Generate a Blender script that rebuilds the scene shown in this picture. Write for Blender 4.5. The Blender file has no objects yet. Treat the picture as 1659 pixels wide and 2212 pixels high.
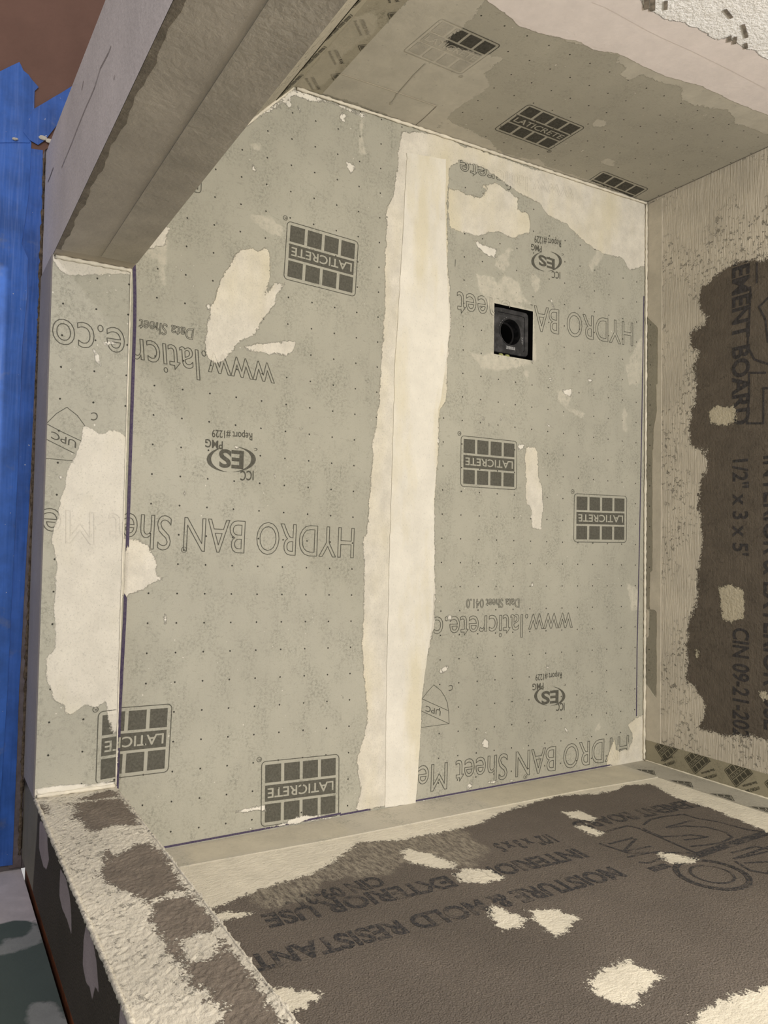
import bpy, bmesh, math, random
import numpy as np
from mathutils import Vector, Matrix
random.seed(7); rng = np.random.default_rng(7)
S = bpy.context.scene
COL = S.collection

# ------------------------------------------------------------------ camera
HC = 1.2                                   # camera height above the shower pan (m)
RC = np.array([[-0.01711549, 0.85944928, 0.51093443],
               [0.9991226, 0.03423705, -0.02412155],
               [-0.03822414, 0.51007329, -0.85928119]])   # world -> camera (x right, y down, z forward)
FPX, CX, CY = 1682.85, 829.5, 1106.0
cam = bpy.data.cameras.new('camera'); camo = bpy.data.objects.new('camera', cam); COL.objects.link(camo)
cam.sensor_fit = 'VERTICAL'; cam.sensor_height = 24.0; cam.lens = FPX / 2212 * 24.0
cam.clip_start = 0.01
M = Matrix(((RC[0][0], -RC[1][0], -RC[2][0], 0), (RC[0][1], -RC[1][1], -RC[2][1], 0),
            (RC[0][2], -RC[1][2], -RC[2][2], HC), (0, 0, 0, 1)))
camo.matrix_world = M
S.camera = camo
# ------------------------------------------------------------------ light
w = bpy.data.worlds.new('world'); S.world = w; w.use_nodes = True
w.node_tree.nodes['Background'].inputs[0].default_value = (1.0, 0.97, 0.95, 1)
w.node_tree.nodes['Background'].inputs[1].default_value = 0.54
def area(name, loc, target, size, power, col):
    l = bpy.data.lights.new(name, 'AREA'); l.shape = 'DISK'; l.size = size; l.energy = power; l.color = col
    o = bpy.data.objects.new(name, l); COL.objects.link(o); o.location = loc
    o.rotation_euler = (Vector(target) - Vector(loc)).to_track_quat('-Z', 'Y').to_euler()
    return o
pl = bpy.data.lights.new('shower_ceiling_light', 'POINT'); pl.energy = 86; pl.color = (1.0, 0.97, 0.925); pl.shadow_soft_size = .06
po = bpy.data.objects.new('shower_ceiling_light', pl); COL.objects.link(po); po.location = (-.30, .92, 1.88)
area('bathroom_ceiling_light', (-1.35, -0.75, 2.2), (-0.1, 0.3, 0), 0.14, 13, (1.0, 0.93, 0.95))
S.view_settings.view_transform = 'Standard'; S.view_settings.look = 'None'
S.view_settings.exposure = 0.0; S.view_settings.gamma = 1.0; S.view_settings.use_curve_mapping = False

# ------------------------------------------------------------------ helpers
def s2l(c):
    r = []
    for v in c:
        v /= 255.0
        r.append(v / 12.92 if v <= .04045 else ((v + .055) / 1.055) ** 2.4)
    return tuple(r) + (1,)
def cr(x0, y0, s, *pts): return [(x0 + a / s, y0 + b / s) for a, b in pts]
K1 = (0, 0, 2.37); K2 = (600, 0, 1.5666); K3 = (1200, 1300, 3.614); K4 = (0, 1400, 2.37); K5 = (600, 1600, 1.5666)
K6 = (0, 500, 2.2125); K7 = (950, 550, 3.318); K8 = (1350, 250, 2.107)
L1 = (60, 500, 5.53); L2 = (30, 1640, 4.1475); L3 = (1340, 1560, 5.2); L4 = (500, 0, 4.1475); L6 = (0, 1800, 4.1475)
L7 = (0, 100, 5.53); L8 = (1040, 630, 11.85)
M1 = (1100, 0, 2.9678); M2 = (280, 250, 3.0164); M3 = (820, 250, 2.765); M4 = (250, 750, 2.765); M5 = (780, 780, 2.592)
M6 = (240, 1200, 2.6758); M7 = (750, 1220, 2.476)

class Surf:
    """a plane with in-plane axes u, v and outward normal n = u x v"""
    def __init__(s, o, u, v):
        s.o = np.array(o, float); s.u = np.array(u, float); s.u /= np.linalg.norm(s.u)
        s.v = np.array(v, float); s.v /= np.linalg.norm(s.v); s.n = np.cross(s.u, s.v)
    def P(s, px):
        d = RC.T @ np.array([(px[0] - CX) / FPX, (px[1] - CY) / FPX, 1.0])
        c = np.array([0, 0, HC]); t = (s.o - c) @ s.n / (d @ s.n)
        q = c + t * d - s.o
        return np.array([q @ s.u, q @ s.v])
    def W(s, uv, off=0.0):
        uv = np.asarray(uv, float)
        return s.o + uv[..., :1] * s.u + uv[..., 1:2] * s.v + off * s.n
PAN = Surf((0, 0, 0), (1, 0, 0), (0, 1, 0))
CURB = Surf((0, 0, .024), (1, 0, 0), (0, 1, 0))
WL = Surf((-.772, .520, 0), (-.009, .873, 0), (0, 0, 1))
WLX = Surf((-.778, 0, 0), (0, 1, 0), (0, 0, 1))
WR = Surf((.474, 0, 0), (0, -1, 0), (0, 0, 1))
WF = Surf((0, 1.394, 0), (1, 0, 0), (0, 0, 1))
WD = Surf((-.772, .520, 0), (-.111, .104, 0), (0, 0, 1))       # diagonal wall, facing into the shower
WD = Surf((-.490, .2558, 0), (-.282, .2642, 0), (0, 0, 1))
JL = Surf((-.398, 0, 0), (0, 1, 0), (0, 0, 1))                 # end of the left stub wall, facing +x
JR = Surf((.361, 0, 0), (0, -1, 0), (0, 0, 1))                 # end of the right stub wall, facing -x
FO = Surf((0, .147, 0), (1, 0, 0), (0, 0, 1))                  # outer faces of the stub walls, facing -y
BF = Surf((0, 0, -.096), (1, 0, 0), (0, 1, 0))                 # bathroom floor
BW = Surf((.4995, 0, 0), (0, -1, 0), (0, 0, 1))                # bathroom side wall, facing -x
WD.n = np.cross(WD.u, WD.v)

def sdf(pts, polys):
    """signed distance (negative inside) of 2-D points to the union of polygons"""
    best = np.full(len(pts), 1.0)
    for pg in polys:
        pg = np.asarray(pg, float)
        lo = pg.min(0) - .06; hi = pg.max(0) + .06
        idx = np.where((pts[:, 0] > lo[0]) & (pts[:, 0] < hi[0]) & (pts[:, 1] > lo[1]) & (pts[:, 1] < hi[1]))[0]
        if not len(idx): continue
        p = pts[idx]; d2 = np.full(len(p), 1e9); ins = np.zeros(len(p), bool)
        for i in range(len(pg)):
            a = pg[i]; b = pg[(i + 1) % len(pg)]; e = b - a; q = p - a
            t = np.clip(q @ e / max(e @ e, 1e-12), 0, 1)
            r = q - t[:, None] * e
            d2 = np.minimum(d2, (r * r).sum(1))
            c = (a[1] > p[:, 1]) != (b[1] > p[:, 1])
            with np.errstate(divide='ignore', invalid='ignore'):
                xx = a[0] + (p[:, 1] - a[1]) / (b[1] - a[1]) * (b[0] - a[0])
            ins ^= c & (p[:, 0] < xx)
        d = np.sqrt(d2); d[ins] *= -1
        best[idx] = np.minimum(best[idx], d)
    return np.clip(best, -.06, .06)

# ---- node helper
class NT:
    def __init__(s, m): s.m = m; m.use_nodes = True; s.t = m.node_tree; s.t.nodes.clear(); s._o = None
    def n(s, typ, **k):
        nd = s.t.nodes.new(typ)
        for a, b in k.items():
            if a.startswith('i_'):
                kk = a[2:]; kk = int(kk) if kk.isdigit() else kk.replace('_', ' ')
                s.set(nd.inputs[kk], b)
            else: setattr(nd, a, b)
        return nd
    def set(s, inp, val):
        if isinstance(val, bpy.types.NodeSocket): s.t.links.new(val, inp)
        else: inp.default_value = val
    def math(s, op, a, b=0.0, c=0.0, clamp=False):
        nd = s.t.nodes.new('ShaderNodeMath'); nd.operation = op; nd.use_clamp = clamp
        s.set(nd.inputs[0], a); s.set(nd.inputs[1], b); s.set(nd.inputs[2], c)
        return nd.outputs[0]
    def mix(s, f, a, b, blend='MIX'):
        nd = s.t.nodes.new('ShaderNodeMix'); nd.data_type = 'RGBA'; nd.blend_type = blend
        s.set(nd.inputs[0], f); s.set(nd.inputs[6], a); s.set(nd.inputs[7], b)
        return nd.outputs[2]
    def co(s):
        if s._o is None: s._o = s.t.nodes.new('ShaderNodeTexCoord').outputs['Object']
        return s._o
    def noise(s, scale, detail=3, rough=.55, stretch=None, off=0, dist=0):
        v = s.co()
        if stretch or off:
            mp = s.t.nodes.new('ShaderNodeMapping'); s.t.links.new(v, mp.inputs[0])
            mp.inputs['Location'].default_value = (off, off * .7, off * 1.3)
            mp.inputs['Scale'].default_value = stretch or (1, 1, 1); v = mp.outputs[0]
        nd = s.t.nodes.new('ShaderNodeTexNoise'); s.t.links.new(v, nd.inputs['Vector'])
        nd.inputs['Scale'].default_value = scale; nd.inputs['Detail'].default_value = detail
        nd.inputs['Roughness'].default_value = rough; nd.inputs['Distortion'].default_value = dist
        return nd.outputs[0]
    def ramp(s, v, a, b):      # linear step a..b -> 0..1
        nd = s.t.nodes.new('ShaderNodeMapRange'); nd.clamp = True
        s.set(nd.inputs[0], v); nd.inputs[1].default_value = a; nd.inputs[2].default_value = b
        return nd.outputs[0]
    def attr(s, name):
        nd = s.t.nodes.new('ShaderNodeAttribute'); nd.attribute_name = name; return nd.outputs['Fac']
    def finish(s, col, rough=.8, height=None, spec=.3, metal=0.0):
        b = s.t.nodes.new('ShaderNodeBsdfPrincipled')
        s.set(b.inputs['Base Color'], col); s.set(b.inputs['Roughness'], rough)
        s.set(b.inputs['Metallic'], metal); b.inputs['Specular IOR Level'].default_value = spec
        if height is not None:
            bp = s.t.nodes.new('ShaderNodeBump'); bp.inputs['Strength'].default_value = 1.0
            bp.inputs['Distance'].default_value = 1.0; s.set(bp.inputs['Height'], height)
            s.t.links.new(bp.outputs[0], b.inputs['Normal'])
        o = s.t.nodes.new('ShaderNodeOutputMaterial'); s.t.links.new(b.outputs[0], o.inputs[0])

# base looks: return (colour socket, height socket)
def base_membrane(t, dots=None, tone=(174, 170, 152), ink=None, mott=.58):
    c = s2l(tone)
    cl = t.noise(22, 5, .65, stretch=(.6, 1, 1)); fi = t.noise(230, 5, .78, off=3)
    sp = t.math('MULTIPLY', t.ramp(cl, .44, .62), t.ramp(fi, .46, .62))
    big = t.ramp(t.noise(5, 3, .6, off=9), .3, .7)
    c1 = t.mix(big, s2l([v * .965 for v in tone]), s2l([min(255, v * 1.035) for v in tone]))
    c1 = t.mix(t.math('MULTIPLY', t.ramp(t.noise(500, 3, .7, off=1), .35, .7), .22), c1, s2l([v * .86 for v in tone]))
    dk = s2l([tone[0] * .66, tone[1] * .68, tone[2] * .66])
    col = t.mix(t.math('MULTIPLY', sp, mott), c1, dk)
    wisp = t.noise(190, 4, .7, stretch=(1, .45, 1), off=5, dist=1.2)
    col = t.mix(t.math('MULTIPLY', t.ramp(wisp, .58, .68), .3), col, dk)
    col = t.mix(t.math('MULTIPLY', t.ramp(t.noise(150, 2, .5, off=41), .745, .76), .8), col, s2l((214, 210, 198)))
    if ink is not None:
        blot = t.ramp(t.noise(260, 4, .7, off=21), .3, .8)
        col = t.mix(t.math('MULTIPLY_ADD', blot, -.22, .97), col, s2l(ink))
    if dots:
        sep = t.t.nodes.new('ShaderNodeSeparateXYZ'); t.t.links.new(t.co(), sep.inputs[0])
        tot = None
        for (ax, ay, a0, b0, pa, pb, sh, lim) in dots:   # axes names, origin, pitch, shear, (axis, lo, hi)
            A = sep.outputs[ax]; B = sep.outputs[ay]
            da = t.math('SUBTRACT', t.math('SUBTRACT', A, a0), t.math('MULTIPLY', t.math('SUBTRACT', B, b0), sh))
            fa = t.math('MULTIPLY', t.math('SUBTRACT', t.math('FRACT', t.math('ADD', t.math('DIVIDE', da, pa), 100.5)), .5), pa)
            fb = t.math('MULTIPLY', t.math('SUBTRACT', t.math('FRACT', t.math('ADD', t.math('DIVIDE', t.math('SUBTRACT', B, b0), pb), 100.5)), .5), pb)
            r = t.math('SQRT', t.math('ADD', t.math('MULTIPLY', fa, fa), t.math('MULTIPLY', fb, fb)))
            r = t.math('ADD', r, t.math('MULTIPLY', t.math('SUBTRACT', t.noise(900, 1, off=2), .5), .0012))
            mk = t.math('SUBTRACT', 1.0, t.ramp(r, .0011, .0017))
            L = sep.outputs[lim[0]]
            mk = t.math('MULTIPLY', mk, t.math('MULTIPLY', t.math('GREATER_THAN', L, lim[1]), t.math('LESS_THAN', L, lim[2])))
            tot = mk if tot is None else t.math('MAXIMUM', tot, mk)
        col = t.mix(t.math('MULTIPLY', tot, .94), col, s2l((38, 36, 30)))
    h = t.math('MULTIPLY', fi, .0004)
    return col, h
def base_board(t, ink=None, tone=(98, 88, 79)):
    n1 = t.noise(430, 2, .5); big = t.ramp(t.noise(7, 4, .6, off=4), .3, .7)
    col = t.mix(big, s2l([v * .92 for v in tone]), s2l([v * 1.06 for v in tone]))
    col = t.mix(t.math('MULTIPLY', t.ramp(t.noise(380, 3, .6, off=33), .35, .6), .28), col, s2l([v * .72 for v in tone]))
    col = t.mix(t.math('MULTIPLY', t.ramp(t.noise(300, 3, .7, off=2), .66, .72), .75), col, s2l([v * 1.5 for v in tone]))
    if ink is not None:
        f = t.math('MULTIPLY', t.ramp(t.noise(190, 4, .8, off=11), .38, .52), t.ramp(t.noise(40, 3, .7, stretch=(1, .5, .5), off=23), .34, .46))
        col = t.mix(t.math('MULTIPLY_ADD', f, .8, .08), col, s2l(ink))
    return col, t.math('ADD', t.math('MULTIPLY', n1, .0019), t.math('MULTIPLY', t.noise(210, 3, .6, off=3), .0016))
def base_mortar(t, ink=None, tone=(172, 165, 147), streak=(1, 1, 1), rough=1.0, pits=.5):
    st = t.noise(220, 3, .6, stretch=streak, off=2)
    big = t.ramp(t.noise(9, 4, .65, off=6), .3, .7)
    col = t.mix(big, s2l([v * .93 for v in tone]), s2l([min(255, v * 1.05) for v in tone]))
    gr = t.noise(120, 6, .75, off=8)
    pit = t.ramp(gr, .57, .63)
    zone = t.ramp(t.noise(11, 2, .5, off=13), .42, .6)
    pit = t.math('MULTIPLY', pit, zone)
    col = t.mix(t.math('MULTIPLY', pit, pits), col, s2l([v * .62 for v in tone]))
    if ink is not None: col = t.mix(.8, col, s2l(ink))
    h = t.math('ADD', t.math('MULTIPLY', st, .0016 * rough), t.math('MULTIPLY', pit, -.0015 * rough))
    h = t.math('ADD', h, t.math('MULTIPLY', t.noise(75, 5, .62, off=3), .0008 * rough))
    return col, h
def base_plain(t, ink=None, tone=(150, 140, 140), bump=.0006, var=.05, scale=9):
    big = t.ramp(t.noise(scale, 5, .6, off=6), .3, .7)
    col = t.mix(big, s2l([v * (1 - var) for v in tone]), s2l([min(255, v * (1 + var)) for v in tone]))
    if ink is not None: col = t.mix(.8, col, s2l(ink))
    return col, t.math('MULTIPLY', t.noise(140, 4, .6, off=2), bump)

def make_mat(name, base, layers=(), rough=.82, spec=.25, **kw):
    """layers: dict(a=attribute index, tone, op, amp, ns, soft, h, stretch, fib, var)"""
    m = bpy.data.materials.new(name); t = NT(m)
    col, h = base(t, **kw)
    for L in layers:
        sd = t.attr('L%d' % L['a'])
        nz = t.noise(L.get('ns', 70), 8, L.get('nr', .72), stretch=L.get('stretch'), off=L['a'] * 2.3 + 1)
        if L.get('fine'): nz = t.math('MULTIPLY_ADD', t.math('SUBTRACT', t.noise(330, 3, .7, off=19), .5), L['fine'], nz)
        mk = t.math('SUBTRACT', t.math('MULTIPLY', t.math('SUBTRACT', nz, .5), L.get('amp', .012)), sd)
        mk = t.ramp(mk, -L.get('soft', .0008), L.get('soft', .0008))
        op = L.get('op', .92)
        if L.get('fib'):
            fb = t.ramp(t.noise(L['fib'], 6, .75, stretch=L.get('fst'), off=7 + L['a']), L.get('f0', .35), L.get('f1', .6))
            mk = t.math('MULTIPLY', mk, fb)
        tn = L['tone']; var = L.get('var', .05)
        c2 = t.mix(t.ramp(t.noise(L.get('vs', 28), 5, .65, off=4 + L['a']), .32, .68),
                   s2l([v * (1 - var) for v in tn]), s2l([min(255, v * (1 + var)) for v in tn]))
        if L.get('tint'):
            c2 = t.mix(t.math('MULTIPLY', t.ramp(t.noise(8, 3, .6, stretch=(.35, 1, 1), off=31), .48, .68), .7), c2, s2l(L['tint']))
        if L.get('speck'):
            c2 = t.mix(t.math('MULTIPLY', t.ramp(t.noise(360, 5, .75, off=17), .55, .68), L['speck']), c2, s2l([v * .72 for v in tn]))
        col = t.mix(t.math('MULTIPLY', mk, op), col, c2)
        if L.get('opn'):
            mk = t.math('MULTIPLY', mk, t.math('MULTIPLY_ADD', t.ramp(t.noise(24, 6, .7, off=51), .38, .56), L['opn'], 1 - L['opn']))
        hh = L.get('h', .0006)
        rg = L.get('rg', .0006)
        h = t.math('ADD', t.math('MULTIPLY', h, t.math('SUBTRACT', 1.0, t.math('MULTIPLY', mk, .7))),
                   t.math('MULTIPLY', mk, t.math('MULTIPLY_ADD', t.noise(150, 4, .65, stretch=L.get('fst'), off=5), rg, hh)))
    t.finish(col, rough, h, spec)
    return m

class Mesh:
    """collects faces on one surface; material slot per group"""
    def __init__(s, surf): s.s = surf; s.v = []; s.f = []; s.mi = []; s.uv = []; s.clips = []; s.holes = []; s.base = 0.0
    def add(s, uv, faces, mi, off=0.0):
        b = len(s.v); W = s.s.W(np.asarray(uv, float), off)
        s.v.extend(map(tuple, W)); s.uv.extend(map(tuple, np.asarray(uv, float)))
        for f in faces: s.f.append([b + i for i in f]); s.mi.append(mi)
    def poly(s, pts, mi, off):
        pts = [tuple(p) for p in pts]
        for (a, b, c) in s.clips:            # keep a*u+b*v<=c
            out = []
            for i in range(len(pts)):
                p, q = pts[i], pts[(i + 1) % len(pts)]
                dp = a * p[0] + b * p[1] - c; dq = a * q[0] + b * q[1] - c
                if dp <= 0: out.append(p)
                if (dp < 0) != (dq < 0) and dp != dq:
                    k = dp / (dp - dq); out.append((p[0] + k * (q[0] - p[0]), p[1] + k * (q[1] - p[1])))
            pts = out
            if len(pts) < 3: return
        c = np.mean(pts, 0)
        for h in s.holes:
            if h[0] < c[0] < h[1] and h[2] < c[1] < h[3]: return
        A = sum(pts[i][0] * pts[(i + 1) % len(pts)][1] - pts[(i + 1) % len(pts)][0] * pts[i][1] for i in range(len(pts)))
        if A < 0: pts = pts[::-1]
        s.add(pts, [list(range(len(pts)))], mi, off + s.base + random.random() * 5e-5)
    def grid(s, us, vs, mi=0, off=0.0, holes=()):
        us = np.asarray(us); vs = np.asarray(vs); nu, nv = len(us), len(vs)
        U, V = np.meshgrid(us, vs, indexing='ij'); uv = np.stack([U.ravel(), V.ravel()], 1)
        F = []
        for i in range(nu - 1):
            for j in range(nv - 1):
                cu = (us[i] + us[i + 1]) / 2; cv = (vs[j] + vs[j + 1]) / 2
                if any(h[0] < cu < h[1] and h[2] < cv < h[3] for h in holes): continue
                F.append((i * nv + j, (i + 1) * nv + j, (i + 1) * nv + j + 1, i * nv + j + 1))
        s.add(uv, F, mi, off)
    def ribbon(s, pts, w, mi, off, closed=False, steps=1):
        pts = [np.array(p, float) for p in pts]; n = len(pts)
        for i in range(n if closed else n - 1):
            a, b = pts[i], pts[(i + 1) % n]; d = b - a; L = np.linalg.norm(d)
            if L < 1e-6: continue
            d /= L; q = np.array([-d[1], d[0]]) * w / 2; e = d * w * .3
            k = max(1, int(L / .04))
            for j in range(k):
                p0 = a + (b - a) * j / k - (e if j == 0 else 0); p1 = a + (b - a) * (j + 1) / k + (e if j == k - 1 else 0)
                s.poly([p0 - q, p1 - q, p1 + q, p0 + q], mi, off)
    def build(s, name, mats, layers=None, back=0.0, parent=None, smooth=False):
        me = bpy.data.meshes.new(name)
        me.from_pydata(s.v, [], s.f); me.update()
        for m in mats: me.materials.append(m)
        me.polygons.foreach_set('material_index', s.mi)
        if layers:
            uv = np.array(s.uv)
            for i, polys in enumerate(layers):
                at = me.attributes.new('L%d' % i, 'FLOAT', 'POINT')
                at.data.foreach_set('value', sdf(uv, polys).astype(np.float32))
        o = bpy.data.objects.new(name, me); COL.objects.link(o)
        if parent: o.parent = parent
        return o
def rr(a, b, st):
    n = max(1, int(round((b - a) / st))); return np.linspace(a, b, n + 1)

# ---- prints
def text_geo(string, outline=False, bold=0.0, shear=0.0):
    cu = bpy.data.curves.new('t', 'FONT'); cu.body = string; cu.size = 1.0; cu.resolution_u = 4
    cu.fill_mode = 'NONE' if outline else 'BOTH'; cu.offset = bold; cu.shear = shear
    ob = bpy.data.objects.new('t', cu); COL.objects.link(ob)
    dg = bpy.context.evaluated_depsgraph_get(); me = ob.evaluated_get(dg).to_mesh()
    V = np.array([v.co[:2] for v in me.vertices]) if len(me.vertices) else np.zeros((0, 2))
    out = [[int(i) for i in e.vertices] for e in me.edges] if outline else [[int(i) for i in p.vertices] for p in me.polygons]
    ob.evaluated_get(dg).to_mesh_clear(); bpy.data.objects.remove(ob); bpy.data.curves.remove(cu)
    return V, out
CAP = None
def put_text(ms, string, start, end, top, mi=1, outline=False, bold=0.0, off=.0004, w=.0011, px=True, cap=None, reg_=None):
    """start/end = baseline ends, top = point above the start at capital height"""
    global CAP
    if CAP is None:
        v, _ = text_geo('H'); CAP = v[:, 1].max()
    s = ms.s
    a = s.P(start) if px else np.array(start); b = s.P(end) if px else np.array(end)
    V, G = text_geo(string, outline, bold)
    if not len(V): return
    x0, x1 = V[:, 0].min(), V[:, 0].max(); ex = (b - a) / (x1 - x0)
    if cap is not None:
        d = (b - a) / np.linalg.norm(b - a); ey = np.array([-d[1], d[0]]) * cap / CAP
    else: ey = ((s.P(top) if px else np.array(top)) - a) / CAP
    Q = a + (V[:, :1] - x0) * ex + V[:, 1:2] * ey
    if outline:
        for e in G: ms.ribbon([Q[e[0]], Q[e[1]]], w, mi, off)
    else:
        for f in G: ms.poly([Q[i] for i in f], mi, off)
def ring(ms, c, r, w, mi, off=.0004, n=14):
    ms.ribbon([(c[0] + r * math.cos(2 * math.pi * k / n), c[1] + r * math.sin(2 * math.pi * k / n)) for k in range(n)], w, mi, off, True)
def tile_logo(ms, O, X, Y, mi=1, ml=2, px=True, reg=True, txt='LATICRETE'):
    s = ms.s
    if px: O, X, Y = s.P(O), s.P(X), s.P(Y)
    O = np.array(O); ex = np.array(X) - O; ey = np.array(Y) - O
    T = lambda x, y: O + x * ex + y * ey
    W = np.linalg.norm(ex)
    def rect(x0, y0, x1, y1, m, off, k=3):
        for i in range(k):
            for j in range(k):
                a0 = x0 + (x1 - x0) * i / k; a1 = x0 + (x1 - x0) * (i + 1) / k; b0 = y0 + (y1 - y0) * j / k; b1 = y0 + (y1 - y0) * (j + 1) / k
                ms.poly([T(a0, b0), T(a1, b0), T(a1, b1), T(a0, b1)], m, off)
    for i in range(4):
        x = .045 + i * .2375
        rect(x, .055, x + .197, .335, mi, .0003); rect(x, .665, x + .197, .945, mi, .0003)
    rect(.045, .375, .955, .625, mi, .0003, 5)
    V, G = text_geo(txt, False, .012)
    x0, x1 = V[:, 0].min(), V[:, 0].max(); ca = V[:, 1].max()
    for f in G: ms.poly([T(.075 + (V[i, 0] - x0) / (x1 - x0) * .85, .425 + V[i, 1] / ca * .15) for i in f], ml, .0006)
    pts = []; R = .05
    for (cx, cy, a0) in ((1 - R, R * 1.35, -90), (1 - R, 1 - R * 1.35, 0), (R, 1 - R * 1.35, 90), (R, R * 1.35, 180)):
        for k in range(5):
            a = math.radians(a0 + k * 22.5); pts.append(T(cx + R * math.cos(a), cy + R * 1.35 * math.sin(a)))
    ms.ribbon(pts, .0012, mi, .0004, True)
    if reg:
        c = T(1.03, -.04); ring(ms, c, W * .028, .0009, mi)
        dx = ex / W * .0022; put_text(ms, 'R', c - dx - ey * .015, c + dx - ey * .015, c - dx + ey * .018, mi, px=False)
def crescents(ms, c, rx, ry, mi=1):
    """two open crescents of the certification oval, given by pixel centre and radii"""
    s = ms.s
    for (a0, a1) in ((100, 250), (-75, 85)):
        n = 18; outer = []; inner = []
        for k in range(n + 1):
            t = k / n; a = math.radians(a0 + (a1 - a0) * t); th = .16 * math.sin(math.pi * t) + .02
            outer.append(s.P((c[0] + rx * math.cos(a), c[1] + ry * math.sin(a))))
            inner.append(s.P((c[0] + rx * (1 - th) * math.cos(a), c[1] + ry * (1 - th) * math.sin(a))))
        for k in range(n): ms.poly([outer[k], outer[k + 1], inner[k + 1], inner[k]], mi, .0004)
def icc(ms, rep, pmg, icc_, es, c, rx, ry, cm):
    put_text(ms, 'Report #1229', *rep, bold=.008); put_text(ms, 'PMG', *pmg, bold=.015)
    put_text(ms, 'ICC', *icc_, bold=.015); put_text(ms, 'ES', *es, bold=.03)
    crescents(ms, c, rx, ry)
    put_text(ms, 'c', cm, (cm[0] - rx * .13, cm[1]), (cm[0], cm[1] + ry * .3))

def tag(o, label=None, cat=None, group=None, kind=None):
    if label: o['label'] = label
    if cat: o['category'] = cat
    if group: o['group'] = group
    if kind: o['kind'] = kind
    return o
def struct(o): o['kind'] = 'structure'; return o
def empty(name, loc):
    o = bpy.data.objects.new(name, None); o.empty_display_size = .05; COL.objects.link(o); o.location = loc
    return o
def solid(ms, u0, u1, v0, v1, t, mi):
    """closes a front face into a slab of thickness t behind it"""
    s = ms.s
    c = [(u0, v0), (u1, v0), (u1, v1), (u0, v1)]
    b = len(ms.v)
    for off in (0, -t):
        for p in c: ms.v.append(tuple(s.W(np.array(p), off))); ms.uv.append(p)
    for k in range(4):
        k2 = (k + 1) % 4; ms.f.append([b + k, b + 4 + k, b + 4 + k2, b + k2]); ms.mi.append(mi)
    if t > 0: ms.f.append([b + 7, b + 6, b + 5, b + 4]); ms.mi.append(mi)
def PP(s, *groups): return [[s.P(p) for p in g] for g in groups]
def blob(px, r, n=8): return [(px[0] + r * (1 + .25 * math.sin(3.1 * k)) * math.cos(2 * math.pi * k / n), px[1] + r * (1 + .25 * math.cos(2.3 * k)) * math.sin(2 * math.pi * k / n)) for k in range(n)]

INK = (70, 68, 60)
TMEM = (171, 168, 154)
MUD = (212, 206, 193)
# ================================================================== THE SETTING
# ------------------------------------------------------------------ shower pan floor
DR = (-.4745, -.3735, .9575, 1.0575)       # drain opening x0,x1,y0,y1
seam = [(867, 284), (860, 340), (852, 413), (836, 452), (833, 539), (829, 700), (824, 780), (819, 865), (805, 965), (799, 1073), (792, 1150),
        (785, 1170), (786, 1215), (787, 1256), (782, 1405), (787, 1469), (793, 1536), (789, 1585), (774, 1630), (771, 1667), (778, 1704), (771, 1752),
        (897, 1733), (903, 1680), (909, 1571), (911, 1511), (922, 1422), (938, 1353), (940, 1260), (939, 1081), (944, 1027), (946, 973), (950, 884), (965, 865),
        (967, 780), (974, 700), (968, 575), (965, 450), (967, 355), (1020, 330), (960, 290)]
mud = [seam,
       cr(*M2, (735, 870), (790, 865), (830, 885), (885, 860), (905, 870), (922, 960), (910, 1060), (890, 1150), (895, 1250), (865, 1340), (820, 1420), (740, 1460), (680, 1500), (640, 1580), (560, 1620), (495, 1560), (500, 1380), (540, 1230), (580, 1110), (640, 990), (690, 900)),
       cr(*M2, (945, 1090), (1020, 1097), (985, 1140), (960, 1170), (940, 1230), (880, 1320), (860, 1290), (890, 1160)),
       cr(*M2, (745, 1500), (840, 1485), (1020, 1470), (1085, 1472), (1080, 1510), (1025, 1565), (880, 1545), (760, 1525)),
       cr(*M2, (210, 710), (265, 740), (240, 770), (225, 840), (100, 870), (60, 900), (130, 820)),
       cr(*M3, (345, 130), (430, 200), (520, 180), (700, 240), (900, 310), (1240, 395), (1580, 520), (1610, 600), (1580, 900), (1490, 920), (1450, 850), (1350, 830), (1240, 770), (1170, 700), (1120, 650), (1000, 590), (960, 530), (870, 480), (800, 440), (720, 380), (640, 320), (560, 290), (480, 270), (420, 300), (400, 560), (345, 560)),
       cr(*M3, (410, 430), (500, 460), (600, 490), (650, 440), (610, 420), (700, 400), (750, 440), (830, 490), (820, 560), (890, 590), (900, 650), (890, 700), (830, 710), (820, 740), (700, 690), (590, 720), (520, 700), (410, 670)),
       cr(*M5, (918, 485), (980, 478), (990, 560), (990, 640), (1010, 700), (1020, 830), (1005, 938), (958, 935), (950, 820), (925, 790), (920, 640)),
       cr(*M7, (1505, 860), (1540, 820), (1620, 785), (1625, 1060), (1380, 1095), (1400, 1000), (1430, 930), (1440, 990), (1500, 990), (1530, 930)),
       [(262, 1166), (304, 1164), (319, 1184), (337, 1202), (339, 1240), (352, 1250), (315, 1268), (262, 1294)]]
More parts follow.
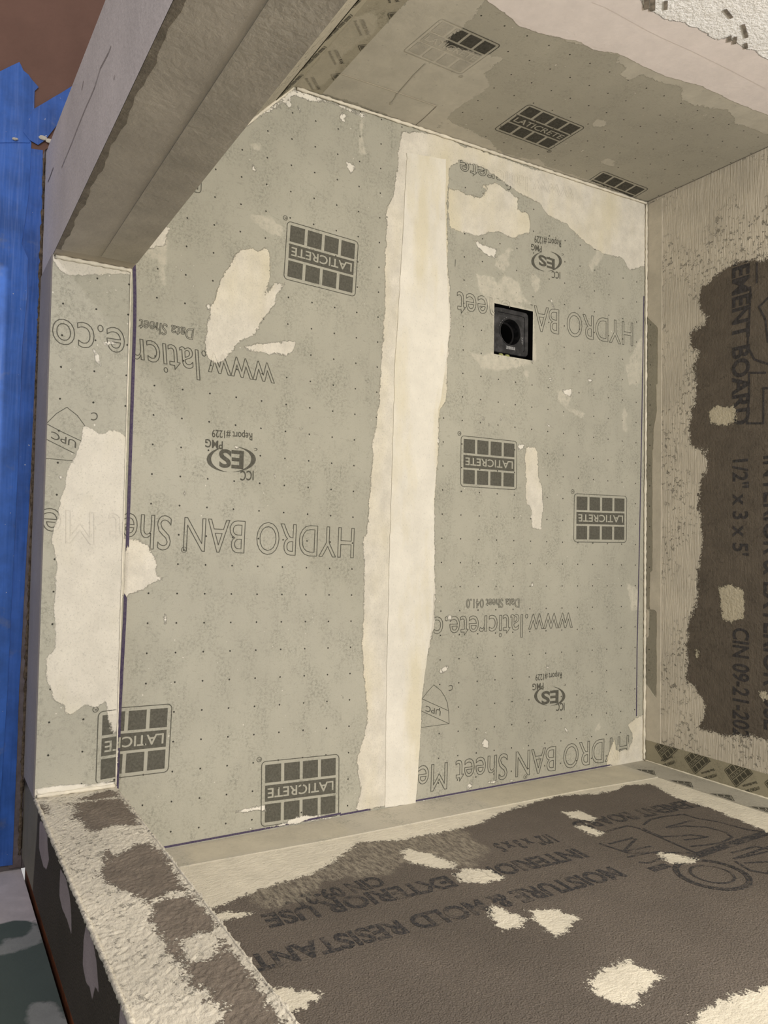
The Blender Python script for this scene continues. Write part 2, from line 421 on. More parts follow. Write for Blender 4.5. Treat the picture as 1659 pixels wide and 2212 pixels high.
thin = [cr(*M3, (1300, 800), (1390, 760), (1270, 930), (1245, 900)),
        cr(*M3, (580, 950), (650, 970), (700, 1000), (750, 950), (830, 1000), (860, 1080), (800, 1100), (690, 1100), (660, 1080), (600, 1060)),
        cr(*M3, (910, 940), (950, 960), (960, 1020), (930, 1060), (905, 1000)),
        cr(*M3, (700, 850), (770, 790), (800, 800), (765, 850), (775, 890), (740, 935), (690, 900)),
        cr(*K7, (280, 150), (380, 160), (420, 220), (580, 280), (650, 350), (400, 340), (390, 450), (330, 330), (290, 260)),
        cr(*K7, (200, 690), (300, 720), (390, 700), (560, 750), (640, 770), (600, 800), (420, 835), (310, 820), (280, 770)),
        cr(*K7, (380, 320), (460, 330), (670, 400), (690, 760), (640, 790), (390, 735)),
        cr(*K7, (590, 830), (640, 840), (632, 910)),
        cr(*K7, (1420, 620), (1455, 590), (1462, 780), (1420, 950), (1370, 900), (1360, 760)),
        cr(*M5, (1100, 165), (1185, 155), (1180, 200), (1150, 260), (1255, 290), (1245, 320), (1190, 300), (1110, 230)),
        cr(*M5, (1480, 20), (1540, 10), (1535, 135), (1500, 130)), cr(*M5, (1465, 260), (1490, 280), (1490, 400), (1465, 380)),
        cr(*M7, (1330, 880), (1350, 840), (1352, 880), (1335, 895)),
        cr(*M2, (780, 650), (900, 650), (1010, 730), (990, 790), (900, 760), (820, 700)),
        cr(*M2, (1510, 0), (1525, 10), (1515, 120), (1545, 250), (1500, 260), (1495, 200)),
        cr(*M2, (790, 190), (850, 180), (850, 220), (800, 225)), cr(*M2, (80, 900), (240, 800), (230, 1100), (200, 1110), (190, 950)),
        cr(*M7, (1500, 100), (1560, 130), (1560, 240), (1520, 250))]
chips = [cr(*M2, (1410, 300), (1460, 310), (1468, 345), (1440, 375), (1415, 340)), cr(*M2, (805, 320), (830, 330), (825, 362), (800, 355)),
         blob((393, 586), 4), blob((450, 663), 5), blob((469, 482), 2.5), blob((391, 470), 2),
         cr(*L4, (480, 900), (530, 890), (540, 960), (500, 975)), cr(*L4, (590, 950), (630, 1000), (600, 1008)),
         cr(*L4, (990, 1015), (1040, 1040), (1010, 1055), (1022, 1095), (990, 1100), (972, 1055)), cr(*L4, (415, 950), (440, 975), (430, 985)),
         cr(*L4, (0, 1235), (200, 1045), (400, 925), (545, 800), (700, 850), (900, 920), (1100, 985), (1210, 1035), (1180, 1055), (900, 925), (700, 900), (560, 850), (420, 955), (200, 1075), (0, 1260)),
         cr(*M3, (560, 740), (620, 770), (700, 800), (690, 850), (640, 830), (590, 790)),
         cr(*K7, (780, 885), (815, 890), (790, 905)), cr(*K7, (1060, 885), (1095, 895), (1085, 915), (1065, 910)), cr(*K7, (790, 300), (800, 310), (825, 395), (810, 385)),
         cr(*K7, (870, 970), (950, 960), (940, 1020), (900, 1000)), cr(*K7, (650, 755), (680, 750), (668, 775), (640, 772)),
         cr(*M7, (490, 575), (510, 548), (545, 542), (535, 560), (505, 585)), cr(*M7, (725, 940), (745, 925), (762, 960), (750, 985), (722, 970)),
         cr(*M7, (640, 1190), (665, 1160), (690, 1150), (650, 1210)), cr(*M7, (700, 1185), (720, 1185), (705, 1205)), cr(*M7, (1160, 870), (1185, 885), (1175, 905)),
         cr(*M7, (535, 270), (560, 270), (560, 300), (540, 295)), cr(*M7, (870, 1150), (895, 1150), (870, 1172)), cr(*M7, (985, 95), (998, 95), (990, 118)),
         cr(*M7, (1065, 530), (1080, 545), (1078, 560), (1068, 550)), cr(*M7, (755, 1160), (800, 1155), (795, 1168), (760, 1170)), cr(*M7, (400, 1255), (420, 1240), (410, 1275)),
         cr(*M6, (295, 380), (315, 338), (322, 385), (305, 395)), cr(*M6, (720, 1482), (770, 1467), (900, 1442), (930, 1480), (850, 1472), (770, 1487)),
         cr(*M6, (950, 1558), (1100, 1505), (1270, 1500), (1280, 1520), (1100, 1545), (960, 1570)), cr(*M6, (780, 1580), (850, 1580), (830, 1592)),
         cr(*M6, (345, 1690), (380, 1680), (350, 1700)), cr(*M6, (1330, 810), (1345, 812), (1338, 828)), cr(*M6, (740, 75), (758, 72), (750, 84)), cr(*M6, (25, 905), (50, 1310), (0, 1330)),
         cr(*M4, (605, 420), (620, 430), (612, 434)), cr(*M4, (1095, 490), (1115, 468), (1120, 480), (1100, 495)), cr(*M4, (705, 590), (735, 592), (730, 605), (710, 605)),
         cr(*M4, (945, 760), (955, 765), (950, 790)), cr(*M4, (1490, 195), (1515, 195), (1510, 212), (1492, 212)), cr(*M4, (400, 860), (425, 865), (415, 885)),
         cr(*M5, (680, 310), (690, 310), (685, 335)), cr(*M5, (780, 312), (790, 312), (785, 335)), cr(*M5, (712, 350), (722, 352), (714, 370)),
         cr(*M5, (880, 470), (915, 465), (905, 490), (880, 500)), cr(*M5, (1040, 350), (1060, 365), (1055, 375)), cr(*M5, (1148, 860), (1165, 858), (1150, 870)),
         cr(*M5, (1565, 1215), (1592, 1215), (1592, 1228), (1565, 1228)), cr(*M5, (425, 425), (440, 428), (436, 470), (428, 460)), cr(*M5, (1140, 470), (1155, 475), (1145, 485))]
panL = [PP(PAN, *mud), PP(PAN, *thin), PP(PAN, *chips)]
pan_layers = [dict(a=1, tone=(202, 196, 180), op=.62, amp=.022, ns=55, fib=90, f0=.3, f1=.55, h=.0002, rg=.0003, soft=.002),
              dict(a=0, tone=MUD, op=.92, opn=.42, amp=.022, fine=.3, ns=50, h=.0007, rg=.0009, var=.06, speck=.55, tint=(212, 202, 172)),
              dict(a=2, tone=(222, 217, 205), op=.95, amp=.014, fine=.4, ns=130, h=.0008, rg=.0008)]
DOTP = [('X', 'Y', .0840, .2997, .0453, .0437, .028, ('Y', .2558, .80)), ('X', 'Y', -.3252, .8829, .0453, .0435, .010, ('Y', .80, 1.5))]
matPan = make_mat('pan_membrane', base_membrane, pan_layers, dots=DOTP, tone=TMEM)
matPanInk = make_mat('pan_print', base_membrane, pan_layers, ink=INK, tone=TMEM)
matPurple = make_mat('purple_marker', base_membrane, [pan_layers[1], pan_layers[2]], ink=(52, 36, 78), tone=TMEM)
ms = Mesh(PAN)
xs = sorted(set(np.round(np.concatenate([rr(-.80, DR[0], .005), rr(DR[0], DR[1], .005), rr(DR[1], .49, .005)]), 6)))
ys = sorted(set(np.round(np.concatenate([rr(.2558, DR[2], .005), rr(DR[2], DR[3], .005), rr(DR[3], 1.41, .005)]), 6)))
ms.grid(xs, ys, 0, 0, [DR])
solid(ms, -.80, .49, .2558, 1.41, .09, 0)
ms.clips = [(0, -1, -.2558)]; ms.holes = [DR]
tile_logo(ms, (774, 522.5), (621, 477.3), (767, 641))
tile_logo(ms, (1116.4, 953.6), (996, 941), (1115.6, 1058))
tile_logo(ms, (1353.7, 1072), (1240.3, 1066.3), (1353, 1171.6))
tile_logo(ms, (732.2, 1629), (565.1, 1645.5), (731.4, 1761.7))
eO = PAN.P((371.5, 1520.3)); eD = PAN.P((258.7, 1528.9)) - eO; eD = eD / np.linalg.norm(eD); eY = PAN.P((363.3, 1667)) - eO
tile_logo(ms, eO, eO + eD * .1335, eO + eY, px=False, reg=False)
tile_logo(ms, (438, 303), (293, 262), (434, 418))
ot = dict(outline=True)
put_text(ms, 'www.laticr', (590, 787.5), (284, 729), (594, 849), w=.0012, **ot)
put_text(ms, 'Data Sheet', (418.6, 711), (301.5, 690), (416, 734), w=.0008, **ot)
put_text(ms, 'HYDRO BAN She', (765.4, 1141.7), (266, 1109), (763, 1205), w=.0012, **ot)
put_text(ms, 'HYDRO BAN Sheet', (1366.8, 698.3), (987.7, 630), (1366.8, 747.4), w=.0012, **ot)
put_text(ms, 'Data Sheet 041.0', (1121.6, 1293.5), (1007.3, 1294), (1121.5, 1312), w=.0008, **ot)
put_text(ms, 'www.laticrete.co', (1236.7, 1324.2), (908, 1334.5), (1236, 1371), w=.0012, **ot)
put_text(ms, 'HYDRO BAN Sheet Me', (1357.8, 1588.3), (903.5, 1656), (1357, 1637), w=.0013, **ot)
put_text(ms, 'www.laticrete', (1240, 409), (993.6, 345), (1240, 440), w=.0012, **ot)
put_text(ms, 'C', (1103, 398), (1095.5, 396), (1103, 412))
for c in ((397.5, 1187.5), (1134.5, 1678)):
    q = PAN.P(c); ring(ms, q, .0042, .0008, 1); put_text(ms, 'R', q + (-.0019, .0015), q + (-.0019, -.0015), q + (.0019, .0015), px=False)
icc(ms, ((545, 936), (458, 928), (545, 951.5)), ((481.5, 954), (443.5, 948), (481, 971)), ((548, 1017), (519.5, 1017.5), (547.6, 1037)),
    ((526.7, 976), (473.5, 971), (525.5, 1012)), (499.5, 992.3), 53, 28, (556, 968))
icc(ms, ((1211.7, 519.4), (1154.5, 509), (1211.7, 534)), ((1170, 532), (1147.3, 526.7), (1170, 545)), ((1209.9, 588), (1191.4, 585.6), (1209.9, 602.6)),
    ((1198, 561), (1163, 550), (1198, 582)), (1180.6, 564.6), 33, 21.7, (1217, 548))
icc(ms, ((1213.2, 1452), (1156.7, 1457), (1213.2, 1465)), ((1174, 1475), (1150, 1477), (1174, 1489)), ((1219.3, 1518), (1201, 1519.7), (1219.3, 1534)),
    ((1206.4, 1491.4), (1169.2, 1495), (1206, 1517)), (1187.4, 1503.5), 33.5, 21, (1222, 1477))
def shield(ms, arc, lines, w=.0009):
    ms.ribbon([ms.s.P(p) for p in arc], w, 1, .0004)
    for l in lines: ms.ribbon([ms.s.P(p) for p in l], w, 1, .0004)
shield(ms, cr(*M7, (400, 718), (430, 678), (463, 642), (500, 672), (522, 705), (536, 740), (542, 790), (545, 850), (395, 870)),
       [cr(*M7, (402, 718), (540, 780)), cr(*M7, (397, 782), (545, 850))])
put_text(ms, 'UPC', (952, 1534), (919.6, 1523.7), (951, 1546)); put_text(ms, 'C', (978, 1478.6), (969, 1480.5), (978, 1491))
ms.ribbon([PAN.P(p) for p in ((1167, 560), (983, 562))][:1] + [PAN.P((1167, 560))], .001, 1, .0004)
ms.ribbon(PP(PAN, cr(*M3, (452, 860), (450, 900)))[0], .001, 1, .0004)
for ln, wd in (([(290, 574), (291.5, 640), (291, 700), (286, 850), (281, 1000), (276, 1150), (269, 1340), (263, 1450), (258, 1550), (252.5, 1702)], .0048),
               ([(350, 1838), (430, 1822), (470, 1812), (560, 1793), (650, 1774), (735, 1757)], .0032), ([(410, 1821), (470, 1809), (560, 1792)], .003),
               ([(735, 1761), (800, 1751)], .0032), ([(860, 1746), (930, 1735), (1050, 1714), (1180, 1692), (1330, 1667)], .003),
               ([(1390.5, 640), (1388, 800), (1384.5, 1000), (1380.5, 1200), (1376, 1400), (1374.5, 1546)], .0027)):
    ms.ribbon([(min(PAN.P(p)[0], .4693), PAN.P(p)[1]) for p in ln], wd, 3, .0005)
struct(ms.build('floor', [matPan, matPanInk, matPan, matPurple], panL))

# ------------------------------------------------------------------ curb (low step at the entrance)
curbm = [cr(*K6, (400, 930), (450, 945), (480, 980), (520, 950), (570, 960), (600, 985), (615, 1000), (612, 1100), (596, 1700), (575, 2212), (565, 2330), (560, 2400), (530, 2420)) + cr(*K4, (540, 270), (500, 300), (440, 295), (350, 350), (330, 300), (270, 260), (240, 160), (235, 50)) + cr(*K6, (270, 2000), (255, 1800), (270, 1600), (250, 1450), (290, 1300), (330, 1130), (380, 1010)),
         cr(*K6, (225, 90), (250, 112), (640, 175), (645, 205), (480, 205), (330, 207), (270, 170)),
         cr(*L2, (150, 350), (200, 260), (400, 245), (560, 268), (700, 225), (900, 185), (930, 300), (540, 340))]
curbw = [cr(*K6, (490, 530), (570, 515), (560, 535), (500, 545)), cr(*K6, (440, 550), (470, 580), (485, 650), (460, 620)), cr(*K6, (275, 575), (283, 578), (300, 620), (290, 615)),
         cr(*K6, (280, 1165), (310, 1170), (290, 1185)), cr(*K6, (560, 770), (572, 775), (565, 782)),
         cr(*L2, (200, 270), (400, 235), (700, 220), (900, 195), (900, 230), (540, 275), (220, 320)), cr(*L2, (400, 140), (425, 145), (415, 160)), cr(*L2, (870, 70), (895, 80), (880, 110))]
cl = [dict(a=0, tone=MUD, op=.86, opn=.35, amp=.016, fine=.25, ns=50, h=.0006, rg=.0005, var=.035, speck=.55, tint=(212, 204, 178)), dict(a=1, tone=(222, 217, 205), op=.9, amp=.008, ns=120, h=.0008)]
matCurb = make_mat('curb_membrane', base_membrane, cl, dots=[('X', 'Y', -.3749, .2075, .0453, .045, .01, ('Y', .13, .30))], tone=TMEM)
matCurbInk = make_mat('curb_print', base_membrane, cl, ink=INK, tone=TMEM)
matMud = make_mat('dried_compound', base_plain, tone=(160, 152, 148), bump=.001)
ms = Mesh(CURB)
X0, X1, Y0, Y1 = -.398, .361, .147, .2558
ms.grid(rr(X0, X1, .005), rr(Y0, Y1, .005), 0)
# outer face, inner face and bottom with a slightly uneven coat
def strip(ms, A, B, mi, n=80, jit=0.0):
    b = len(ms.v)
    for k in range(n + 1):
        x = X0 + (X1 - X0) * k / n
        for q in (A, B): ms.v.append((x, q[0] + random.uniform(-jit, jit), q[1])); ms.uv.append((x, q[0]))
    for k in range(n): ms.f.append([b + 2 * k, b + 2 * k + 1, b + 2 * k + 3, b + 2 * k + 2]); ms.mi.append(mi)
strip(ms, (Y0, .024), (Y0 - .0015, .0205), 3); strip(ms, (Y0 - .0015, .0205), (Y0 - .0015, -.096), 3)
strip(ms, (Y1, 0), (Y1, .024), 0); strip(ms, (Y0, -.096), (Y1, -.096), 3)
ms.clips = [(0, 1, Y1), (0, -1, -Y0), (-1, 0, .398), (1, 0, .361)]
a = CURB.P((209, 1689)); b = CURB.P((215, 1545)); d = CURB.P((258, 1529.5)) - CURB.P((217, 1535)); d /= np.linalg.norm(d)
bl = CURB.P((212.5, 1538)); tl = CURB.P((207, 1690)); tl = bl + (tl - bl) / np.linalg.norm(tl - bl) * np.linalg.norm(eY)
tile_logo(ms, bl + d * .1335, bl, tl + d * .1335, px=False)
put_text(ms, 'e.co', (268, 712), (113, 687), (270, 789), w=.0012, **ot)
put_text(ms, 't Me', (266, 1112), (92, 1098), (266, 1180), w=.0012, **ot)
shield(ms, cr(*K6, (200, 945), (225, 915), (270, 870), (320, 840), (370, 880), (405, 928)), [cr(*K6, (215, 915), (300, 960), (392, 1003)), cr(*K6, (215, 990), (355, 1060)), cr(*K6, (205, 1083), (350, 1096))])
put_text(ms, 'UPC', (165, 953), (111, 931), (164, 968)); put_text(ms, 'C', (211.5, 891), (197, 891), (211, 908))
o = ms.build('shower_curb', [matCurb, matCurbInk, matCurb, matMud], [PP(CURB, *curbm), PP(CURB, *curbw)])
tag(o, 'low flat entrance curb covered in grey-green membrane with a long whitish compound patch', 'curb')

# ------------------------------------------------------------------ left wall (photo top)
lw_pink = cr(*M1, (-400, -250), (-270, -90), (0, 110), (60, 165), (130, 190), (200, 213), (300, 240), (430, 262), (540, 320), (700, 345), (950, 470), (1250, 560), (1430, 650), (1659, 740), (2100, 900), (2100, -500), (-400, -500))
lw_trans = [cr(*M1, (0, 110), (200, 215), (330, 250), (520, 300), (600, 320), (700, 350), (690, 400), (740, 430), (725, 485), (775, 512), (870, 475), (930, 510), (1100, 560), (1110, 640), (1180, 670), (1300, 700), (1400, 700), (1450, 790), (1560, 830), (1659, 860), (2000, 1000), (2000, 700), (1430, 600), (900, 400), (500, 230)),
            cr(*K2, (205, 245), (440, 0), (500, -60), (720, -30), (700, 0), (680, 40), (560, 150), (640, 170), (720, 190), (770, 195), (700, 250), (720, 290), (600, 370), (540, 430), (530, 450), (460, 425), (250, 345), (60, 290)),
            cr(*M3, (345, 80), (400, 20), (480, 60), (560, 100), (660, 150), (700, 200), (760, 230), (900, 262), (960, 250), (990, 300), (1240, 380), (1600, 520), (1590, 560), (900, 340), (300, 130)),
            cr(*M1, (525, 790), (570, 765), (620, 785), (630, 815), (530, 812)), cr(*M1, (585, 1045), (630, 1015), (675, 1030), (665, 1068))]
lw_white = [cr(*M1, (830, -40), (860, 30), (930, 90), (1030, 130), (1130, 150), (1250, 210), (1330, 265), (1400, 240), (1480, 300), (1560, 320), (1659, 380), (1900, 500), (1900, -500), (830, -500))]
Zt = 2.25
wlL = [PP(WL, *lw_trans), PP(WL, lw_pink), PP(WL, *lw_white)]
wl_layers = [dict(a=0, tone=(196, 190, 176), op=.74, opn=.45, amp=.03, fine=.3, ns=45, h=.0004, rg=.0004),
             dict(a=1, tone=(232, 222, 218), op=.97, amp=.012, ns=40, h=.0008, rg=.0003, var=.025),
             dict(a=2, tone=(252, 250, 248), op=.97, amp=.02, ns=40, h=.0015, rg=.003, var=.03)]
DOTL = [('Y', 'Z', .8128, .2634, .0441, .0449, 0, ('Z', -1, 3))]
matWL = make_mat('left_wall_membrane', base_membrane, wl_layers, mott=.28, dots=DOTL, tone=(172, 167, 153))
matWLInk = make_mat('left_wall_print', base_membrane, wl_layers, ink=(40, 38, 33), tone=(172, 167, 153))
ms = Mesh(WL)
L = .873
ms.grid(rr(-.0, L, .005), rr(0, .78, .006), 0); ms.grid(rr(0, L, .02), rr(.78, Zt, .05), 0)
solid(ms, 0, L, -.09, Zt, .09, 0)
ms.clips = [(0, -1, 0)]
tile_logo(ms, *cr(*K2, (732, 437), (918, 507), (850, 352)))
tile_logo(ms, *cr(*K2, (425, 172), (620, 252), (555, 62)))
tile_logo(ms, *cr(*K2, (992, 651), (1144, 705), (1100, 578)))
for g in (cr(*M1, (550, 0), (640, 35), (900, 180), (1010, 235), (1200, 320), (1420, 430), (1659, 555)),):
    ms.ribbon([WL.P(p) for p in g], .0007, 1, .002)
for g in (cr(*M1, (880, -30), (880, 50)), cr(*M1, (920, -30), (920, 60)), cr(*M1, (1005, 5), (1003, 55)), cr(*M1, (1415, 230), (1410, 262)), cr(*M1, (1450, 235), (1445, 275)), cr(*M1, (1385, 60), (1425, 108)), cr(*M1, (1500, 155), (1522, 235)), cr(*M1, (1515, 275), (1520, 305))):
    ms.ribbon([WL.P(p) for p in g], .007 if g[0][0] < 1420 and g[0][1] < 3 else .005, 3, .0012)
ms.ribbon(PP(WL, cr(*K2, (385, 350), (405, 318), (460, 255), (500, 215)))[0], .0022, 1, .0006); 
for q, r in (((385, 348), 5), ((403, 318), 3), ((460, 254), 3)):
    c = cr(*K2, q)[0]; ms.poly([WL.P(p) for p in blob(c, r * .7)], 1, .0007)
matLine = make_mat('pale_ridge', base_plain, tone=(218, 210, 194), bump=.0005)
ms.ribbon(PP(WL, cr(*K2, (205, 246), (300, 277), (420, 317), (538, 358)))[0], .0016, 4, .0006)
ms.ribbon(PP(WL, cr(*K2, (538, 358), (500, 395), (461, 428)))[0], .0011, 3, .0006)
ms.ribbon([(L - .003, .004), (L - .002, .15), (L - .0025, .40), (L - .002, .70)], .0018, 3, .0008)
matOld = make_mat('old_print', base_plain, tone=(120, 112, 102), var=.3, scale=90)
struct(ms.build('wall_left', [matWL, matWLInk, matWL, matOld, matLine], wlL))

# ------------------------------------------------------------------ diagonal wall and left stub wall
matDiag = make_mat('diagonal_wall_compound', base_mortar, tone=(186, 179, 162), rough=.7, pits=.3)
ms = Mesh(WD); LD = float(np.hypot(.282, .2642))
ms.s = Surf((-.772, .520, 0), (.282, -.2642, 0), (0, 0, 1)); ms.s.n = np.cross(ms.s.u, ms.s.v)
DG = ms.s                                                     # u from the back corner towards the entrance
if DG.n @ np.array([1, 1, 0]) < 0:
    DG = Surf((-.490, .2558, 0), (-.282, .2642, 0), (0, 0, 1)); ms.s = DG
FLIP = DG.n @ np.array([1, 1, 0]) < 0
ms.grid(rr(0, LD, .006), rr(0, .8, .006), 0); ms.grid(rr(0, LD, .05), rr(.8, Zt, .1), 0)
solid(ms, 0, LD, -.09, Zt, .06, 0)
struct(ms.build('wall_corner', [matDiag]))

matEdgeShade = make_mat('painted_edge_shade', base_plain, tone=(140, 131, 118), bump=.001, var=.12, scale=40)  # darker tone painting the shadow band along the stub's outer corner
jl_l = [[(.14, -.0), (.14, .05), (.26, .05), (.26, 0)]]
matJL = make_mat('stub_end_membrane', base_plain, [dict(a=0, tone=(176, 165, 148), op=.5, amp=.002, h=.0008, rg=.0003)], tone=(198, 189, 175), bump=.0006, var=.06, scale=14)
matJLo = make_mat('stub_outer_compound', base_plain, tone=(204, 195, 192), bump=.0012, var=.05, scale=7)
matCrack = make_mat('crack', base_plain, tone=(120, 110, 106), var=.2, scale=60)
ms = Mesh(JL)
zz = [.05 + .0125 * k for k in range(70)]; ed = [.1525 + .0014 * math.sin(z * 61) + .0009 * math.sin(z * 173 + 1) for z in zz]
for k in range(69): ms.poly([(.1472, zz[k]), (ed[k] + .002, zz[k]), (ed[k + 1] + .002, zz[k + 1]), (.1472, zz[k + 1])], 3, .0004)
ms.grid(rr(.1475, .2558, .006), rr(.024, .9, .006), 0); ms.grid(rr(.1475, .2558, .03), rr(.9, Zt, .1), 0)
# remaining faces of the stub prism, leaning outer corner as in the photo
G0 = (-.5953, .147, -.0974); g1 = (-.5613, .147, .3638)
lean = (g1[0] - G0[0]) / (g1[2] - G0[2])
def gx(z): return -.5953 + lean * min(z + .0974, .9) 
zs = list(rr(-.0965, .9, .02)) + [Zt]
fo = Mesh(FO); nx = 30
b = len(ms.v)
for z in zs:
    for k in range(nx + 1):
        x = gx(z) + (-.398 - gx(z)) * k / nx; ms.v.append((x, .147, z)); ms.uv.append((9, 9))
for i in range(len(zs) - 1):
    for k in range(nx):
        a = b + i * (nx + 1) + k; ms.f.append([a, a + 1, a + nx + 2, a + nx + 1]); ms.mi.append(1)
b = len(ms.v); zl = (-.0965, .8026, Zt)
for z in zl:
    for p in ((-.398, .147), (-.398, .2558), (-.490, .2558), (-.505, .262), (-.86, .594), (-.86, .41)): ms.v.append((p[0], p[1], z)); ms.uv.append((9, 9))
    ms.v.append((gx(z), .147, z)); ms.uv.append((9, 9))
for q in (0, 7):
    for k in range(1, 6): ms.f.append([b + q + k, b + q + k + 1, b + q + k + 8, b + q + k + 7]); ms.mi.append(0 if k < 4 else 1)
ms.f.append([b + 6 - k for k in range(7)]); ms.mi.append(1); ms.f.append([b + 14 + k for k in range(7)]); ms.mi.append(1)
ms.s = FO
for ln, wdt in ((cr(*L7, (1330, 0), (1300, 80), (1200, 270), (1135, 490), (1080, 620), (1030, 730), (940, 950), (860, 1160), (740, 1450)), .0013), (cr(*L7, (640, 1450), (600, 1560), (575, 1620)), .002), (cr(*L7, (1000, 420), (980, 520)), .002), (cr(*L7, (1375, 350), (1365, 395)), .0015)):
    ms.ribbon([FO.P(p) for p in ln], wdt, 2, .0006)
lay = [jl_l]
struct(ms.build('wall_front_left', [matJL, matJLo, matCrack, matEdgeShade], lay))
def slab(name, surf, poly, z0, z1, mat, seg=.01, wob=.0):
    """thin sheet following a polygon on a surface, between heights z0 and z1 above it"""
    bm = bmesh.new(); P2 = []
    n = len(poly)
    for i in range(n):
        a = np.array(poly[i]); b_ = np.array(poly[(i + 1) % n]); k = max(1, int(np.linalg.norm(b_ - a) / seg))
        for j in range(k):
            q = a + (b_ - a) * j / k
            P2.append(q + (rng.normal(0, wob, 2) if wob else 0))
    A = sum(P2[i][0] * P2[(i + 1) % len(P2)][1] - P2[(i + 1) % len(P2)][0] * P2[i][1] for i in range(len(P2)))
    if A < 0: P2 = P2[::-1]
    lo = [bm.verts.new(surf.W(p, z0)) for p in P2]; hi = [bm.verts.new(surf.W(p, z1)) for p in P2]
    bm.faces.new(lo[::-1]); bm.faces.new(hi)
    for i in range(len(P2)):
        j = (i + 1) % len(P2); bm.faces.new([lo[i], lo[j], hi[j], hi[i]])
    bmesh.ops.triangulate(bm, faces=[f for f in bm.faces if len(f.verts) > 4])
    me = bpy.data.meshes.new(name); bm.to_mesh(me); bm.free(); me.materials.append(mat)
    o = bpy.data.objects.new(name, me); COL.objects.link(o); return o
matEdge = make_mat('coated_fabric', base_plain, tone=(188, 180, 166), bump=.0007, var=.07, scale=18)
slab('corner_band', JL, [(.2066, .055), (.2560, .055), (.2560, .95), (.2070, .95)], 0, .0009, matEdge, .9, 0)
o = bpy.data.objects['corner_band']; tag(o, 'smooth taupe sealing band on the shadowed end of the upper stub wall', 'sealing band')

# ------------------------------------------------------------------ right stub wall
dkb = [cr(*L2, (200, 385), (310, 430), (300, 490), (215, 465)),
       cr(*L2, (470, 402), (950, 345), (1095, 490), (1110, 590), (900, 590), (740, 640), (670, 640), (620, 580), (520, 500), (560, 470), (530, 410)),
       cr(*K4, (540, 1040), (620, 1060), (700, 1000), (760, 1000), (830, 1040), (905, 1150), (955, 1240), (860, 1250), (760, 1310), (700, 1260), (620, 1240), (560, 1200), (500, 1160), (540, 1100)),
       cr(*K4, (780, 1310), (860, 1280), (975, 1270), (1090, 1380), (1100, 1450), (1020, 1460), (920, 1490), (930, 1590), (1010, 1610), (1110, 1570), (1120, 1490), (1200, 1580), (1260, 1650), (1350, 1800), (1430, 1900), (1500, 1990), (1060, 1990), (1170, 1840), (1060, 1800), (1100, 1750), (970, 1720), (960, 1660), (870, 1560), (820, 1460), (770, 1390)),
       cr(*L2, (600, 355), (700, 320), (860, 275), (920, 290), (940, 335), (640, 372))]
jr_layers = [dict(a=0, tone=(112, 102, 92), op=.96, amp=.05, fine=.6, ns=95, nr=.8, h=-.0012, rg=.0025, var=.1)]
matJR = make_mat('stub_end_thinset', base_mortar, jr_layers, tone=(204, 197, 182), rough=1.1, pits=.75, streak=(1, 1, .6))
oval = [cr(*L2, (230, 560), (255, 555), (300, 680), (300, 760), (315, 900), (290, 985), (265, 965), (225, 800)),
        cr(*L6, (540, 320), (590, 400), (625, 560), (638, 700), (640, 850), (640, 910), (600, 770), (560, 680), (530, 560)),
        cr(*L6, (770, 820), (830, 950), (865, 1150), (885, 1430), (850, 1370), (825, 1500), (805, 1380), (770, 1330), (740, 1180), (750, 950)),
        cr(*L6, (1080, 1500), (1150, 1600), (1250, 1800), (1060, 1800))]
strp = [cr(*L6, (190, -400), (350, -450), (330, 0), (290, 540), (250, 520), (180, 330))]
matJRo = make_mat('stub_outer_board', base_board, [dict(a=1, tone=(150, 144, 128), op=.6, amp=.006, ns=30, soft=.004), dict(a=0, tone=(160, 148, 150), op=.93, amp=.006, ns=60)], tone=(76, 69, 61))
ms = Mesh(JR)
ms.grid(rr(-.2558, -.147, .004), rr(.024, .80, .004), 0); ms.grid(rr(-.2558, -.147, .03), rr(.80, Zt, .1), 0)
# ragged trowelled edges
V = np.array(ms.v); UV = np.array(ms.uv)
for i in range(len(V)):
    u, v = UV[i]
    if v < .8:
        nz = .0009 * math.sin(v * 130 + 2 * math.sin(v * 47)) + .0007 * math.sin(v * 411 + u * 90) + rng.normal(0, .00035)
        if abs(u + .147) < 1e-6: pass
        elif abs(u + .2558) < 1e-6: V[i, 1] -= nz; V[i, 0] -= abs(nz) * .8
        else: V[i, 0] += rng.normal(0, .00025)
ms.v = [tuple(p) for p in V]
b0 = len(ms.v)
ms.s = FO; ms.grid(rr(.361, .482, .005), rr(-.0965, .80, .005), 1, 0); ms.grid(rr(.361, .482, .05), rr(.80, Zt, .1), 1, 0)
b = len(ms.v)
for z in (-.0965, Zt):
    for p in ((.361, .147), (.482, .147), (.483, .25), (.60, .2558), (.361, .2558)): ms.v.append((p[0], p[1], z)); ms.uv.append((9, 9))
for k in (1, 2, 3): ms.f.append([b + k, b + k + 1, b + k + 6, b + k + 5]); ms.mi.append(0)
ms.f.append([b + 4, b + 3, b + 2, b + 1, b]); ms.mi.append(0); ms.f.append([b + 5 + k for k in range(5)]); ms.mi.append(0)
n_jr = b0
me_o = ms.build('wall_front_right', [matJR, matJRo])
uv = np.array(ms.uv)
l0 = np.full(len(uv), .06); l1 = np.full(len(uv), .06)
l0[:b0] = sdf(uv[:b0], PP(JR, *dkb)); l0[b0:b] = sdf(uv[b0:b], PP(FO, *oval)); l1[b0:b] = sdf(uv[b0:b], PP(FO, *strp))
for nm, arr in (('L0', l0), ('L1', l1)):
    at = me_o.data.attributes.new(nm, 'FLOAT', 'POINT'); at.data.foreach_set('value', arr.astype(np.float32))
struct(me_o)

